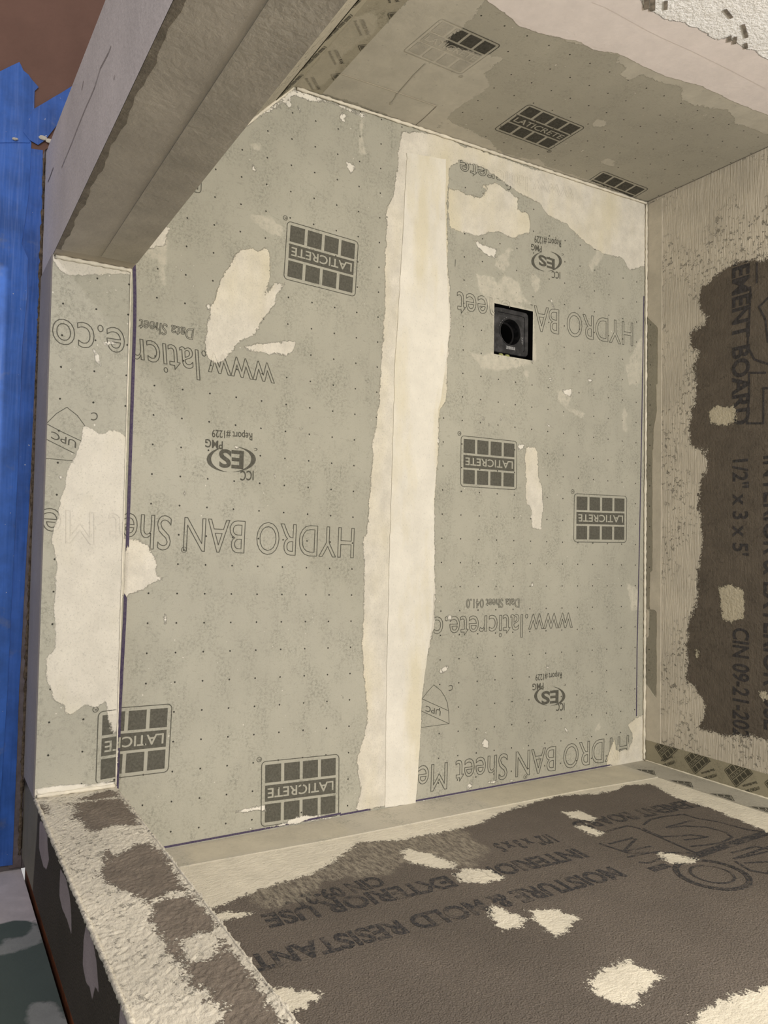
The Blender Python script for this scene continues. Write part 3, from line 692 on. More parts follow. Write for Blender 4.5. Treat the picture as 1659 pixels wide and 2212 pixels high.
# ------------------------------------------------------------------ right wall (photo bottom)
lt = [[(350, 1838), (380, 1876)] + cr(*K4, (960, 1240), (990, 1290), (1030, 1320), (1100, 1330), (1200, 1290), (1320, 1240), (1440, 1200), (1560, 1170), (1659, 1130)) + cr(*K5, (270, 345), (420, 335), (530, 315), (600, 300), (680, 280), (790, 232), (940, 188)) + cr(*K3, (150, 1505), (330, 1500), (480, 1470), (540, 1430), (740, 1425), (830, 1470), (900, 1510), (1000, 1550), (1200, 1610), (1400, 1690), (1660, 1800), (1900, 1900), (1900, 1500)) + [(1394, 1640), (350, 1836)],
      cr(*K5, (415, 375), (440, 368), (500, 378), (590, 408), (605, 432), (540, 430), (480, 420), (430, 405)),
      cr(*K5, (595, 455), (640, 432), (720, 438), (770, 465), (700, 482), (620, 478)),
      cr(*K5, (720, 555), (745, 560), (790, 585), (845, 600), (820, 630), (760, 642), (720, 600)),
      cr(*K5, (850, 575), (890, 570), (940, 570), (1018, 600), (980, 645), (940, 662), (880, 622)),
      cr(*K5, (1048, 815), (1090, 780), (1130, 765), (1190, 740), (1240, 770), (1305, 795), (1240, 850), (1200, 898), (1130, 880), (1070, 850)),
      cr(*K5, (962, 240), (1020, 238), (1080, 262), (1060, 275), (1000, 262)),
      cr(*K5, (1008, 290), (1040, 285), (1108, 315), (1060, 322)),
      cr(*K5, (1280, 375), (1330, 380), (1425, 405), (1390, 418), (1320, 415)),
      cr(*K5, (1400, 960), (1420, 920), (1480, 890), (1540, 860), (1659, 835), (1900, 800), (1900, 1200), (1380, 1200)),
      cr(*K5, (-60, 840), (60, 845), (148, 858), (100, 900), (20, 930), (-60, 960)),
      cr(*K4, (1080, 1350), (1200, 1352), (1285, 1358), (1150, 1400), (1100, 1408)),
      cr(*K4, (1300, 1735), (1500, 1745), (1640, 1780), (1620, 1810), (1450, 1830), (1330, 1840))]
scr = [cr(*K5, (-200, 330), (0, 330), (300, 330), (640, 290), (655, 330), (720, 380), (640, 420), (540, 430), (450, 415), (380, 450), (200, 465), (120, 500), (100, 550), (0, 560), (-80, 540), (-130, 480), (-200, 420))]
bandp = [cr(*K5, (-160, 360), (0, 350), (300, 300), (620, 235), (920, 165), (1120, 128), (1250, 140), (1250, 60), (330, 230), (0, 290), (-160, 320)) + []]
fibs = (1, 1, .35)
wr_layers = [dict(a=1, tone=(176, 168, 150), op=.55, amp=.07, ns=22, fib=190, fst=(1, 1, .3), f0=.40, f1=.60, soft=.006, h=.0006, rg=.001),
             dict(a=0, tone=(216, 209, 193), op=.96, amp=.05, fine=.5, ns=85, nr=.8, h=.0016, rg=.0016, fst=(1, .5, 1), var=.04, soft=.0005)]
matWR = make_mat('cement_board', base_board, wr_layers, tone=(106, 98, 91))
matWRInk = make_mat('cement_board_print', base_board, wr_layers, tone=(106, 98, 91), ink=(42, 44, 50))
ms = Mesh(WR)
ms.grid(rr(-1.40, -.2558, .005), rr(0, .80, .005), 0); ms.grid(rr(-1.40, -.2558, .05), rr(.80, Zt, .1), 0)
solid(ms, -1.40, -.2558, -.09, Zt, .1, 0)
BI = dict(bold=.03)
put_text(ms, 'INTERIOR & EXTERIOR USE', (1240, 1833), (563, 1978), None, cap=.034, **BI)
put_text(ms, 'MOISTURE & MOLD RESISTANT', (1318, 1873), (530, 2068), None, cap=.034, **BI)
put_text(ms, '1/2" x 3 x 5', (1182, 1803), (1062, 1824), None, cap=.032, **BI)
put_text(ms, 'CIN 09-21-', (812, 1893), (610, 1945), None, cap=.030, **BI)
put_text(ms, 'CEMENT BOARD', (1492, 1727), (1228, 1778), None, cap=.034, **BI)
# outlined maker's mark
mk = [cr(*K3, (370, 1800), (560, 1750), (640, 1765), (840, 1850), (1090, 1960), (560, 1960), (350, 1890)),
      cr(*K3, (690, 1740), (740, 1700), (850, 1675), (1000, 1660), (1100, 1690), (1280, 1720), (1500, 1780), (1659, 1800)),
      cr(*K3, (870, 1760), (980, 1730), (1070, 1705)), cr(*K3, (870, 1765), (1000, 1750), (1180, 1760), (1330, 1800), (1380, 1840), (1300, 1880), (1180, 1900), (1060, 1910)),
      cr(*K3, (1010, 1860), (1100, 1850), (1190, 1835), (1060, 1820), (950, 1830), (830, 1835), (740, 1800), (690, 1770)),
      cr(*K3, (420, 1890), (600, 1845), (625, 1855), (530, 1950)), cr(*K3, (530, 1950), (740, 1910)), cr(*K3, (570, 1995), (640, 1975), (820, 1950)), cr(*K3, (660, 2035), (720, 2040), (860, 1995)),
      cr(*K3, (1380, 1960), (1560, 1910), (1659, 1930)), cr(*K3, (1440, 2000), (1659, 1950)), cr(*K3, (1480, 2040), (1659, 2030))]
for g in mk: ms.ribbon([WR.P(p) for p in g], .0045, 1, .0004)
ms.ribbon([WR.P(p) for p in cr(*K3, (1050, 2000), (1250, 1930), (1659, 1800))], .016, 1, .0004)
ms.ribbon([WR.P(p) for p in cr(*K3, (760, 2090), (860, 2060))], .015, 1, .0004)
wc = WR.P(cr(*K5, (1470, 452))[0]); 
for rr_ in (.03, .047, .052): ring(ms, wc, rr_, .004, 1, .0004, 26)
ms.ribbon([WR.P(p) for p in cr(*K5, (1545, 400), (1659, 360), (1750, 340))], .005, 1, .0004)
ms.ribbon([WR.P(p) for p in cr(*K5, (1550, 410), (1600, 440), (1659, 450), (1700, 400))], .005, 1, .0004)
struct(ms.build('wall_right', [matWR, matWRInk], [PP(WR, *lt), PP(WR, *scr)]))

# ------------------------------------------------------------------ far wall (photo right)
dk = [cr(*K8, (590, 650), (520, 665), (470, 690), (400, 740), (345, 790), (340, 850), (345, 890), (372, 915), (368, 945), (330, 965), (300, 990), (303, 1050), (340, 1080), (315, 1130), (325, 1240), (312, 1330), (300, 1360), (295, 1420), (300, 1500), (352, 1520), (362, 1560), (375, 1520), (375, 1620), (350, 1640), (330, 1790), (352, 1830), (352, 1950), (345, 2000), (335, 2100), (330, 2212)) +
      [(1488, 1345), (1485, 1400), (1484, 1470), (1500, 1480), (1512, 1500), (1524, 1525), (1520, 1555), (1506, 1572), (1530, 1578), (1560, 1590), (1600, 1588), (1640, 1592), (1659, 1600), (1800, 1650), (1800, 500), (1659, 560), (1640, 562)]]
lp = [cr(*K8, (380, 1350), (420, 1310), (445, 1325), (500, 1320), (512, 1392), (450, 1412), (390, 1400)), [(1552, 1270), (1580, 1262), (1607, 1275), (1607, 1335), (1580, 1345), (1560, 1338)], cr(*K3, (1090, 370), (1120, 385), (1112, 440), (1092, 430)),
      cr(*K3, (1590, 700), (1680, 700), (1680, 770), (1600, 765))]
mb = [cr(*K3, (722, 60), (803, 60), (790, 300), (790, 400), (815, 500), (800, 620), (760, 780), (730, 800), (690, 870), (700, 600), (705, 300)), cr(*K8, (98, 850), (150, 850), (140, 1000), (130, 1100), (135, 1230), (145, 1300), (145, 1450), (95, 1450)),
      cr(*K8, (95, 1835), (150, 1835), (150, 1885), (95, 1885))]
stk = (.12, 1, 1)
wf_layers = [dict(a=2, tone=(148, 143, 124), op=.85, amp=.005, ns=40, h=-.0004, rg=.0002),
             dict(a=0, tone=(92, 84, 75), op=.97, amp=.05, fine=.5, ns=90, nr=.8, h=-.0016, rg=.0018, var=.08, soft=.0005),
             dict(a=1, tone=(190, 181, 160), op=.95, amp=.03, fine=.6, ns=95, nr=.8, h=.001, rg=.002)]
matWF = make_mat('far_wall_thinset', base_mortar, wf_layers, tone=(198, 190, 175), streak=(.12, 1, 1.6), rough=1.0, pits=.6)
wf_ink = [dict(L) for L in wf_layers]; wf_ink[1].update(tone=(50, 48, 50), var=.35, vs=150)
matWFInk = make_mat('far_wall_print', base_mortar, wf_ink, tone=(198, 190, 175), streak=(.12, 1, 1.6), rough=1.0, pits=.6)
ms = Mesh(WF)
ms.grid(rr(-.79, .49, .005), rr(0, .55, .005), 0); ms.grid(rr(-.79, .49, .05), rr(.55, Zt, .1), 0)
solid(ms, -.79, .49, -.09, Zt, .1, 0)
put_text(ms, 'CEMENT BOARD', (-.60, .2178), (-.245, .2178), None, px=False, cap=.036, bold=.03)
put_text(ms, '1/2" x 3 x 5\'', (-.176, .2185), (.015, .2185), None, px=False, cap=.032, bold=.02)
a0 = WF.P((1582, 1355)); a1 = WF.P((1578, 1588))
put_text(ms, 'CIN 09-21-202', (a0[0], .2185), (a1[0], .2185), None, px=False, cap=.034, bold=.02)
a0 = WF.P((1650, 985)); a1 = WF.P((1650, 1575))
put_text(ms, 'INTERIOR & EXTERIOR USE', (a0[0], .2850), (a1[0], .2850), None, px=False, cap=.036, bold=.02)
for g in (cr(*K8, (600, 670), (600, 760)), cr(*K8, (651, 830), (610, 870), (640, 930), (651, 1030)), cr(*K8, (570, 830), (565, 950), (558, 1050), (590, 1110), (651, 1130)),
          cr(*K8, (640, 1170), (565, 1170), (565, 1290), (555, 1400), (630, 1400), (630, 1240), (651, 1240)), cr(*K8, (570, 780), (575, 830))):
    ms.ribbon([WF.P(p) for p in g], .0042, 1, .0004)
struct(ms.build('wall_far', [matWF, matWFInk], [PP(WF, *dk), PP(WF, *lp), PP(WF, *mb)]))

# ------------------------------------------------------------------ bathroom side: floor and drywall
matTile = make_mat('bathroom_floor', base_plain, tone=(110, 104, 104), bump=.0001)
ms = Mesh(BF); ms.grid(rr(-2.2, .50, .3), rr(-1.6, .1445, .3), 0, -.002); ms.grid(rr(-2.2, .50, .3), rr(-1.6, .1445, .3), 0, -.10)
ms = Mesh(BF); 
b_ = [(-2.2, -1.6), (.4995, -1.6), (.4995, .60), (-2.2, .60)]
ms.add(b_, [(0, 1, 2, 3)], 0, -.0015); ms.add(b_, [(3, 2, 1, 0)], 0, -.09)
for k in range(4):
    k2 = (k + 1) % 4; ms.f.append([4 + k, 4 + k2, k2, k]); ms.mi.append(0)
struct(ms.build('floor_bathroom', [matTile]))
bw_white = [cr(*L6, (-300, 320), (0, 340), (200, 320), (240, 460), (290, 620), (350, 810), (250, 780), (120, 780), (0, 815), (-300, 830)), ]
bw_tr = [cr(*L6, (-300, 1130), (0, 1090), (120, 1070), (250, 1020), (380, 980), (390, 900), (340, 830), (300, 800), (280, 870), (200, 930), (60, 950), (0, 1010), (-300, 1000)),
         cr(*L6, (250, 1709), (240, 1620), (280, 1530), (380, 1500), (480, 1520), (560, 1600), (640, 1709), (800, 2000), (200, 2000))]
matBW = make_mat('green_drywall', base_plain, [dict(a=1, tone=(190, 190, 188), op=.55, amp=.02, ns=45, soft=.003, h=.0003), dict(a=0, tone=(208, 200, 200), op=.95, amp=.012, ns=30, soft=.002, h=.0004, rg=.0002)], tone=(90, 102, 97), bump=.0004, var=.04)
ms = Mesh(BW)
ms.grid(rr(-.1465, .0, .005), rr(-.0975, .55, .006), 0); ms.grid(rr(-.1465, 1.6, .1), rr(.55, Zt, .2), 0); ms.grid(rr(0, 1.6, .05), rr(-.0975, .55, .05), 0)
solid(ms, -.1465, 1.6, -.0975, Zt, .10, 0)
struct(ms.build('wall_bathroom', [matBW], [PP(BW, *bw_white), PP(BW, *bw_tr)]))
def boxobj(name, lo, hi, mat, bev=0.0, seg=1, sub=0, jit=0.0, parent=None):
    bm = bmesh.new(); bmesh.ops.create_cube(bm, size=1)
    for v in bm.verts: v.co = Vector([(lo[i] + hi[i]) / 2 + v.co[i] * (hi[i] - lo[i]) for i in range(3)])
    if sub:
        ax = max(range(3), key=lambda i: hi[i] - lo[i])
        ed = [e for e in bm.edges if abs((e.verts[0].co - e.verts[1].co)[ax]) > 1e-4]
        bmesh.ops.subdivide_edges(bm, edges=ed, cuts=sub)
    if bev: bmesh.ops.bevel(bm, geom=[e for e in bm.edges], offset=bev, segments=seg, affect='EDGES')
    if jit:
        for v in bm.verts: v.co += Vector(rng.normal(0, jit, 3))
    me = bpy.data.meshes.new(name); bm.to_mesh(me); bm.free(); me.materials.append(mat)
    o = bpy.data.objects.new(name, me); COL.objects.link(o)
    if parent: o.parent = parent
    return o
matWood = make_mat('raw_stud_wood', base_plain, tone=(120, 70, 42), var=.25, scale=30)
struct(boxobj('trim_1', (.4838, .152, -.0955), (.64, .20, Zt), matWood))

# ================================================================== THINGS
# ------------------------------------------------------------------ fabric seam strip across the pan and up the left wall
strip_l = [(878, 330), (874, 430), (868, 540), (858, 700), (853, 780), (847, 1000), (840, 1231), (836, 1400), (833, 1600), (831, 1744)]
strip_r = [(897, 1734), (902, 1680), (908, 1571), (910, 1511), (921, 1422), (932, 1353), (937, 1260), (936, 1081), (941, 1027), (943, 973), (946, 884), (951, 865), (962, 790), (970, 700), (964, 575), (961, 450), (963, 345)]
matStrip = make_mat('strip_fleece', base_plain, tone=(208, 202, 186), bump=.0009, var=.05, scale=20)
def base_fleece(t, tone=(221, 216, 204), ink=None):
    big = t.ramp(t.noise(13, 5, .65, off=6), .3, .7)
    col = t.mix(big, s2l([v * .96 for v in tone]), s2l([min(255, v * 1.04) for v in tone]))
    col = t.mix(t.math('MULTIPLY', t.ramp(t.noise(9, 4, .6, stretch=(.4, 1.6, 1), off=31), .5, .66), .55), col, s2l((210, 200, 168)))
    col = t.mix(t.math('MULTIPLY', t.ramp(t.noise(330, 5, .75, off=17), .57, .7), .4), col, s2l([v * .72 for v in tone]))
    return col, t.math('ADD', t.math('MULTIPLY', t.noise(300, 4, .7, off=2), .0006), t.math('MULTIPLY', t.noise(30, 3, .6, off=9), .0025))
matStrip = make_mat('seam_fleece', base_fleece)
o = slab('seam_strip', PAN, [PAN.P(p) for p in strip_l + strip_r], 0.0, .0013, matStrip, .01, .0004)
tag(o, 'wide cream seam strip running across the shower floor between two printed membrane sheets', 'sealing strip')

# ------------------------------------------------------------------ corner bands
def band_mats(nm, tone, ink=(60, 58, 50)):
    return make_mat(nm, base_membrane, tone=tone), make_mat(nm + '_print', base_membrane, tone=tone, ink=ink)
def band_prints(m, k0, n, step, a0, b0, width, ang, logos=True, texts=True, size=.05):
    """diagonal repeat print; a = along the band, b = across"""
    m_ = m
    ca, sa = math.cos(ang), math.sin(ang)
    ex = np.array([ca, sa]); ey = np.array([-sa, ca])
    for k in range(n):
        c = np.array(a0) + k * np.array(step)
        if logos:
            O = c; tile_logo(m, O, O + ex * size, O + ey * size * .74, px=False, reg=False)
        if texts:
            t0 = c + np.array(b0)
            put_text(m, 'HYDRO BAN', t0, t0 + ex * size * .95, None, px=False, cap=size * .13, bold=.02)
            put_text(m, 'Sheet Membrane', t0 - ey * size * .2, t0 - ey * size * .2 + ex * size * 1.1, None, px=False, cap=size * .11, bold=.01)
            put_text(m, 'www.laticrete.com', t0 - ey * size * .55, t0 - ey * size * .55 + ex * size * 1.1, None, px=False, cap=size * .08, bold=.0)
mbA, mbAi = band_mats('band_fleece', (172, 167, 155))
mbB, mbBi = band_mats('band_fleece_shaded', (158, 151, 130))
# vertical corner right wall / far wall: two legs
r = empty('corner_band', (.474, 1.394, 0))
tag(r, 'printed grey sealing band folded into the upright corner beside the dark board wall', 'sealing band')
ms = Mesh(WR); r1 = (-1.3935, -1.3185)
ms.grid(rr(r1[0], r1[1], .01), rr(.0, 1.2, .02), 0, .0012); solid(ms, r1[0], r1[1], .0, 1.2, -.0012, 0)
ms.base = .0012; ms.clips = [(1, 0, r1[1] - .003), (-1, 0, -r1[0]), (0, -1, 0)]
for i, q in enumerate([(280, 560), (690, 690), (1140, 840), (1610, 990)]):
    c = WR.P(cr(*L3, q)[0])
    e1 = np.array([-.70, -.71]); e2 = np.array([.71, -.70])
    a = math.radians(-45); ex = np.array([math.cos(a), math.sin(a)]); ey = np.array([-math.sin(a), math.cos(a)])
    O = c - ex * .018 - ey * .012
    tile_logo(ms, O, O + ex * .05, O + ey * .037, px=False, reg=False)
o = ms.build('band_leg', [mbA, mbAi, mbA]); o.parent = r; o.matrix_parent_inverse = Matrix.Translation(r.location).inverted()
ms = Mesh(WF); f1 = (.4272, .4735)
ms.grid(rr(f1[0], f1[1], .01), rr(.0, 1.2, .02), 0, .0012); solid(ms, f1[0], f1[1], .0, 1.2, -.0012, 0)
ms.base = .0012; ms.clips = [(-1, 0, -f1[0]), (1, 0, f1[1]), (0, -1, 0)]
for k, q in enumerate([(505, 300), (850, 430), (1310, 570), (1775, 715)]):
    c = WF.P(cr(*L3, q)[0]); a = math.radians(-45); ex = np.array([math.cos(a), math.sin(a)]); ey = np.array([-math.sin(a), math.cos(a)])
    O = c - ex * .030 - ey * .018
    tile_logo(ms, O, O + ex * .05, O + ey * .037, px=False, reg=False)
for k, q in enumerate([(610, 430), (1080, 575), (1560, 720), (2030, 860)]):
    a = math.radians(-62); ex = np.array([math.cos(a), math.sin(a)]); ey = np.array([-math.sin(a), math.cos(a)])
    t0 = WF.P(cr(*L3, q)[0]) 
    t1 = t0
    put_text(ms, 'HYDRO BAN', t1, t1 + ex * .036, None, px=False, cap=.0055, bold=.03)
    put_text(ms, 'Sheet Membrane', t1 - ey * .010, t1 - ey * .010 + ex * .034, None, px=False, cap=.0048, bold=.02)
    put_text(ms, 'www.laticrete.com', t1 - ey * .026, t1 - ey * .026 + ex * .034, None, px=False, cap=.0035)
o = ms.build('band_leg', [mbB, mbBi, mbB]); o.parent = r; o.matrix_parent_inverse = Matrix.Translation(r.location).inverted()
# vertical corner left wall / diagonal wall
r = empty('corner_band', (-.772, .520, 0))
tag(r, 'printed pale sealing band in the upright corner behind the taupe stub wall', 'sealing band')
thinb = [[(.0, 0), (.03, 0), (.045, .06), (.03, .12), (.045, .2), (.02, .24), (.0, .2)], [(.03, .30), (.06, .32), (.05, .42), (.02, .40)]]
bl_ = [dict(a=0, tone=(188, 181, 164), op=.6, amp=.02, ns=60, soft=.003, h=.0003)]
mC = make_mat('band_fleece_pale', base_membrane, bl_, tone=(170, 163, 144)); mCi = make_mat('band_fleece_pale_print', base_membrane, bl_, tone=(170, 163, 144), ink=(70, 67, 58))
ms = Mesh(WL)
ms.grid(rr(.0005, .050, .008), rr(.0, 1.2, .015), 0, .0012); solid(ms, .0005, .050, .0, 1.2, -.0012, 0)
ms.base = .0012; ms.clips = [(1, 0, .049), (-1, 0, 0), (0, -1, 0)]
for k, q in enumerate([(890, 660), (1135, 400), (1400, 110)]):
    c = WL.P(cr(*L4, q)[0]); a = math.radians(-45); ex = np.array([math.cos(a), math.sin(a)]); ey = np.array([-math.sin(a), math.cos(a)])
    tile_logo(ms, c - ex * 0, c + ex * .05, c + ey * .037, px=False, reg=False)
for k in range(5):
    t1 = np.array([.012, .10 + .085 * k - .06]); a = math.radians(-45); ex = np.array([math.cos(a), math.sin(a)]); ey = np.array([-math.sin(a), math.cos(a)])
    put_text(ms, 'HYDRO BAN', t1, t1 + ex * .036, None, px=False, cap=.0055, bold=.03); put_text(ms, 'Sheet Membrane', t1 - ey * .010, t1 - ey * .010 + ex * .036, None, px=False, cap=.0048, bold=.02)
o = ms.build('band_leg', [mC, mCi, mC], [thinb]); o.parent = r; o.matrix_parent_inverse = Matrix.Translation(r.location).inverted()
ms = Mesh(DG)
du = (LD - .05, LD - .0005) if np.linalg.norm(DG.o[:2] - np.array([-.772, .52])) > .1 else (.0005, .05)
sg = -1 if FLIP else 1
ms.grid(rr(du[0], du[1], .01), rr(.0, 1.2, .02), 0, .0012 * sg)
ms.base = .0012; ms.clips = [(1, 0, du[1]), (-1, 0, -du[0]), (0, -1, 0)]
class _O: pass
for k in range(9):
    base = np.array([(du[0] + du[1]) / 2, .03 + .085 * k]); a = math.radians(45); ex = np.array([math.cos(a), math.sin(a)]); ey = np.array([-math.sin(a), math.cos(a)])
    tile_logo(ms, base - ex * .025, base + ex * .025, base - ex * .025 + ey * .037, px=False, reg=False)
if sg > 0:
    o = ms.build('band_leg', [mC, mCi, mC], [[[(0, 0), (.001, 0), (0, .001)]]]); o.parent = r; o.matrix_parent_inverse = Matrix.Translation(r.location).inverted()
# pan / right wall band
matFB = make_mat('floor_band_fleece', base_membrane, [dict(a=0, tone=(196, 188, 168), op=.6, amp=.03, ns=25, soft=.01, h=.0003)], tone=(190, 184, 170))
ms = Mesh(WR)
top = [(-.2558, .067), (-.3315, .0732), (-.5632, .0835), (-1.109, .0887), (-1.2809, .0993), (-1.318, .100)]
us = rr(-1.318, -.2558, .01); tv = np.interp(us, [p[0] for p in top][::-1], [p[1] for p in top][::-1])
b = len(ms.v)
for k, u in enumerate(us):
    for j in range(7):
        v = .0008 + (tv[k] - .0008) * j / 6; ms.v.append(tuple(WR.W(np.array([u, v]), .0016 if j < 6 else .0018))); ms.uv.append((u, v))
for k in range(len(us) - 1):
    for j in range(6):
        a = b + k * 7 + j; ms.f.append([a, a + 7, a + 8, a + 1]); ms.mi.append(0)
for k, u in enumerate(us): ms.v.append(tuple(WR.W(np.array([u, tv[k]]), 0))); ms.uv.append((u, tv[k]))
e = len(ms.v) - len(us)
for k in range(len(us) - 1): ms.f.append([b + k * 7 + 6, b + k * 7 + 13, e + k + 1, e + k]); ms.mi.append(0)
o = ms.build('corner_band', [matFB], [[[(-1.3, .0), (-.9, 0), (-.9, .09), (-1.3, .1)], [(-.62, 0), (-.36, 0), (-.36, .07), (-.62, .08)]]])
tag(o, 'plain cream sealing band along the foot of the dark cement board wall', 'sealing band')
# pan / far wall band
matFF = make_mat('far_band_fleece', base_membrane, [dict(a=0, tone=(202, 194, 178), op=.85, amp=.006, ns=30, h=.0004)], tone=(150, 145, 130), dots=[('X', 'Z', -.18, .012, .0453, .3, 0, ('Z', -1, 1))])
ms = Mesh(WF)
ms.grid(rr(-.775, .4271, .006), rr(.0008, .0430, .005), 0, .0013); solid(ms, -.775, .4271, .0008, .0430, -.0013, 0)
rest = [[(-.79, -.01), (-.53, -.01), (-.49, .028), (-.46, .05), (-.79, .05)], [(-.79, .032), (.43, .032), (.43, .06), (-.79, .06)],
        [(-.215, .018), (.06, .02), (.06, .05), (-.215, .05)], [(.14, .012), (.2, .01), (.21, -.01), (.14, -.01)], [(.055, .014), (.14, .012), (.14, .05), (.06, .05)],
        [(-.36, .028), (-.30, .030), (-.26, .022), (-.215, .02), (-.215, .05), (-.36, .05)], [(.30, .0), (.45, .0), (.45, .06), (.36, .06), (.33, .03)]]
o = ms.build('corner_band', [matFF], [rest])
tag(o, 'narrow grey sealing band at the foot of the far thinset-covered wall', 'sealing band')
# pan / left wall band: thin beaded line of compound
def bead(name, pts, r, mat, jit=.3, seg=.006, flat=1.0):
    """irregular hand-tooled bead"""
    bm = bmesh.new(); path = []
    for i in range(len(pts) - 1):
        a, b_ = Vector(pts[i]), Vector(pts[i + 1]); k = max(1, int((b_ - a).length / seg))
        for j in range(k): path.append(a.lerp(b_, j / k))
    path.append(Vector(pts[-1])); prev = None; n = 8
    for i, p in enumerate(path):
        d = (path[min(i + 1, len(path) - 1)] - path[max(i - 1, 0)]).normalized()
        up = Vector((0, 0, 1)) if abs(d.z) < .9 else Vector((1, 0, 0))
        sx = d.cross(up).normalized(); sy = sx.cross(d); rr2 = r * (1 + random.uniform(-jit, jit))
        ringv = [bm.verts.new(p + sx * math.cos(2 * math.pi * k / n) * rr2 + sy * math.sin(2 * math.pi * k / n) * rr2 * flat + Vector(rng.normal(0, r * jit * .25, 3))) for k in range(n)]
        if prev:
            for k in range(n): bm.faces.new([prev[k], prev[(k + 1) % n], ringv[(k + 1) % n], ringv[k]])
        else: bm.faces.new(ringv[::-1])
        prev = ringv
    bm.faces.new(prev)
    bmesh.ops.recalc_face_normals(bm, faces=bm.faces)
    me = bpy.data.meshes.new(name); bm.to_mesh(me); bm.free(); me.materials.append(mat)
    for p in me.polygons: p.use_smooth = True
    o = bpy.data.objects.new(name, me); COL.objects.link(o); return o
matBead = make_mat('white_compound', base_plain, tone=(214, 207, 190), bump=.001, var=.07, scale=40)
for pts, rad, lab in (
    ([(-.768, .524, .003), (-.772, .80, .003), (-.777, 1.388, .003)], .0026, 'white compound bead along the joint of the shower floor and the upper printed wall'),
    ([(-.774, 1.389, .003), (-.2, 1.389, .003), (.470, 1.389, .003)], .0026, 'white compound bead along the joint of the shower floor and the far wall'),
    ([(-.768, .518, .002), (-.68, .436, .002), (-.50, .268, .002)], .0025, 'white compound bead at the foot of the slanted corner wall'),
    ([(.4715, 1.391, .004), (.472, 1.391, .10), (.4725, 1.392, .30), (.4725, 1.3925, .9)], .0016, 'thin compound bead up the lower far corner over printed bands'),
    ([(-.395, .150, .0255), (-.395, .20, .0255), (-.395, .254, .0255)], .0028, 'cream compound bead where the curb meets the upper stub wall'),
    ([(.3585, .150, .026), (.3585, .20, .0255), (.3585, .253, .0255)], .0028, 'white compound bead where the curb meets the lower stub wall'),
    ([(-.396, .2545, .0245), (-.1, .2548, .0245), (.1, .2546, .0245), (.358, .2548, .0245)], .0011, 'fine pale ridge along the inner edge of the entrance curb')):
    tag(bead('compound_bead', pts, rad, matBead), lab, 'bead')
matMort = make_mat('mortar_lip', base_mortar, tone=(204, 197, 182), rough=.8, pits=.6)
tag(bead('compound_bead', [(.3615, .1475, .03), (.3612, .1472, .35), (.3615, .1475, .62), (.3615, .148, .80)], .0024, matMort, .35, .003), 'lumpy mortar lip along the outer corner of the lower stub wall', 'bead')
tag(bead('compound_bead', [(.3618, .2545, .05), (.3612, .2548, .35), (.3616, .2545, .62), (.3615, .255, .80)], .0014, matMort, .35, .003), 'thin frayed mortar lip along the inner corner of the lower stub wall', 'bead')
# mortar seam in the gap outside the curb
matGap = make_mat('gap_mortar', base_plain, tone=(96, 84, 70), bump=.004, var=.35, scale=120)
o = bead('gap_mortar', [(-.585, .1450, -.0955), (-.2, .1447, -.0955), (.1, .1442, -.0955), (.478, .1436, -.0955)], .0022, matGap, .6)
tag(o, 'crumbly brown mortar line in the gap between curb and bathroom floor edge', 'mortar')

# ------------------------------------------------------------------ square floor drain riser
dmat = bpy.data.materials.new('drain_plastic'); t = NT(dmat)
c = t.mix(t.math('MULTIPLY', t.ramp(t.noise(60, 5, .7), .45, .75), .4), s2l((30, 31, 34)), s2l((110, 108, 110)))
t.finish(c, .38, t.math('MULTIPLY', t.noise(200, 3), .0004), .5)
dmark = make_mat('drain_lettering', base_plain, tone=(150, 150, 150), var=.1)
dgrey = make_mat('drain_small_lettering', base_plain, tone=(82, 82, 84), var=.1)
dblack = make_mat('drain_inside', base_plain, tone=(14, 12, 12), var=.2)
metal = bpy.data.materials.new('steel_clip'); t = NT(metal); t.finish(s2l((225, 222, 218)), .3, None, .5, 1.0)
dcx, dcy = (DR[0] + DR[1]) / 2, (DR[2] + DR[3]) / 2
r = empty('shower_drain', (dcx, dcy, 0)); tag(r, 'black square drain riser with a round opening sunk in the shower floor', 'drain')
def par(o, r): o.parent = r; o.matrix_parent_inverse = Matrix.Translation(r.location).inverted(); return o
cx, cy = dcx - .0005, dcy - .0045
def loop(bm, h, rnd, z, n=64, circ=0.0):
    vs = []
    for k in range(n):
        a = 2 * math.pi * (k + .5) / n; c_, s_ = math.cos(a), math.sin(a)
        p = rnd; den = (abs(c_) ** p + abs(s_) ** p) ** (1 / p); vs.append(bm.verts.new((cx + h * c_ / den, cy + h * s_ / den, z)))
    return vs
bm = bmesh.new()
prof = [(.0455, 14, -.060), (.0455, 14, -.0045), (.0445, 14, -.0030), (.0365, 20, -.0034), (.0360, 22, -.0052), (.0272, 2, -.0054), (.0270, 2, -.0042), (.0258, 2, -.0042), (.0254, 2, -.006), (.0252, 2, -.058), (.0455, 14, -.060)]
lp_ = [loop(bm, *q) for q in prof]
for i in range(len(lp_) - 1):
    for k in range(64): bm.faces.new([lp_[i][k], lp_[i][(k + 1) % 64], lp_[i + 1][(k + 1) % 64], lp_[i + 1][k]])
bmesh.ops.remove_doubles(bm, verts=bm.verts, dist=1e-6); bmesh.ops.recalc_face_normals(bm, faces=bm.faces)
me = bpy.data.meshes.new('riser_body'); bm.to_mesh(me); bm.free(); me.materials.append(dmat)
for p in me.polygons: p.use_smooth = False
o = bpy.data.objects.new('riser_body', me); COL.objects.link(o); par(o, r)
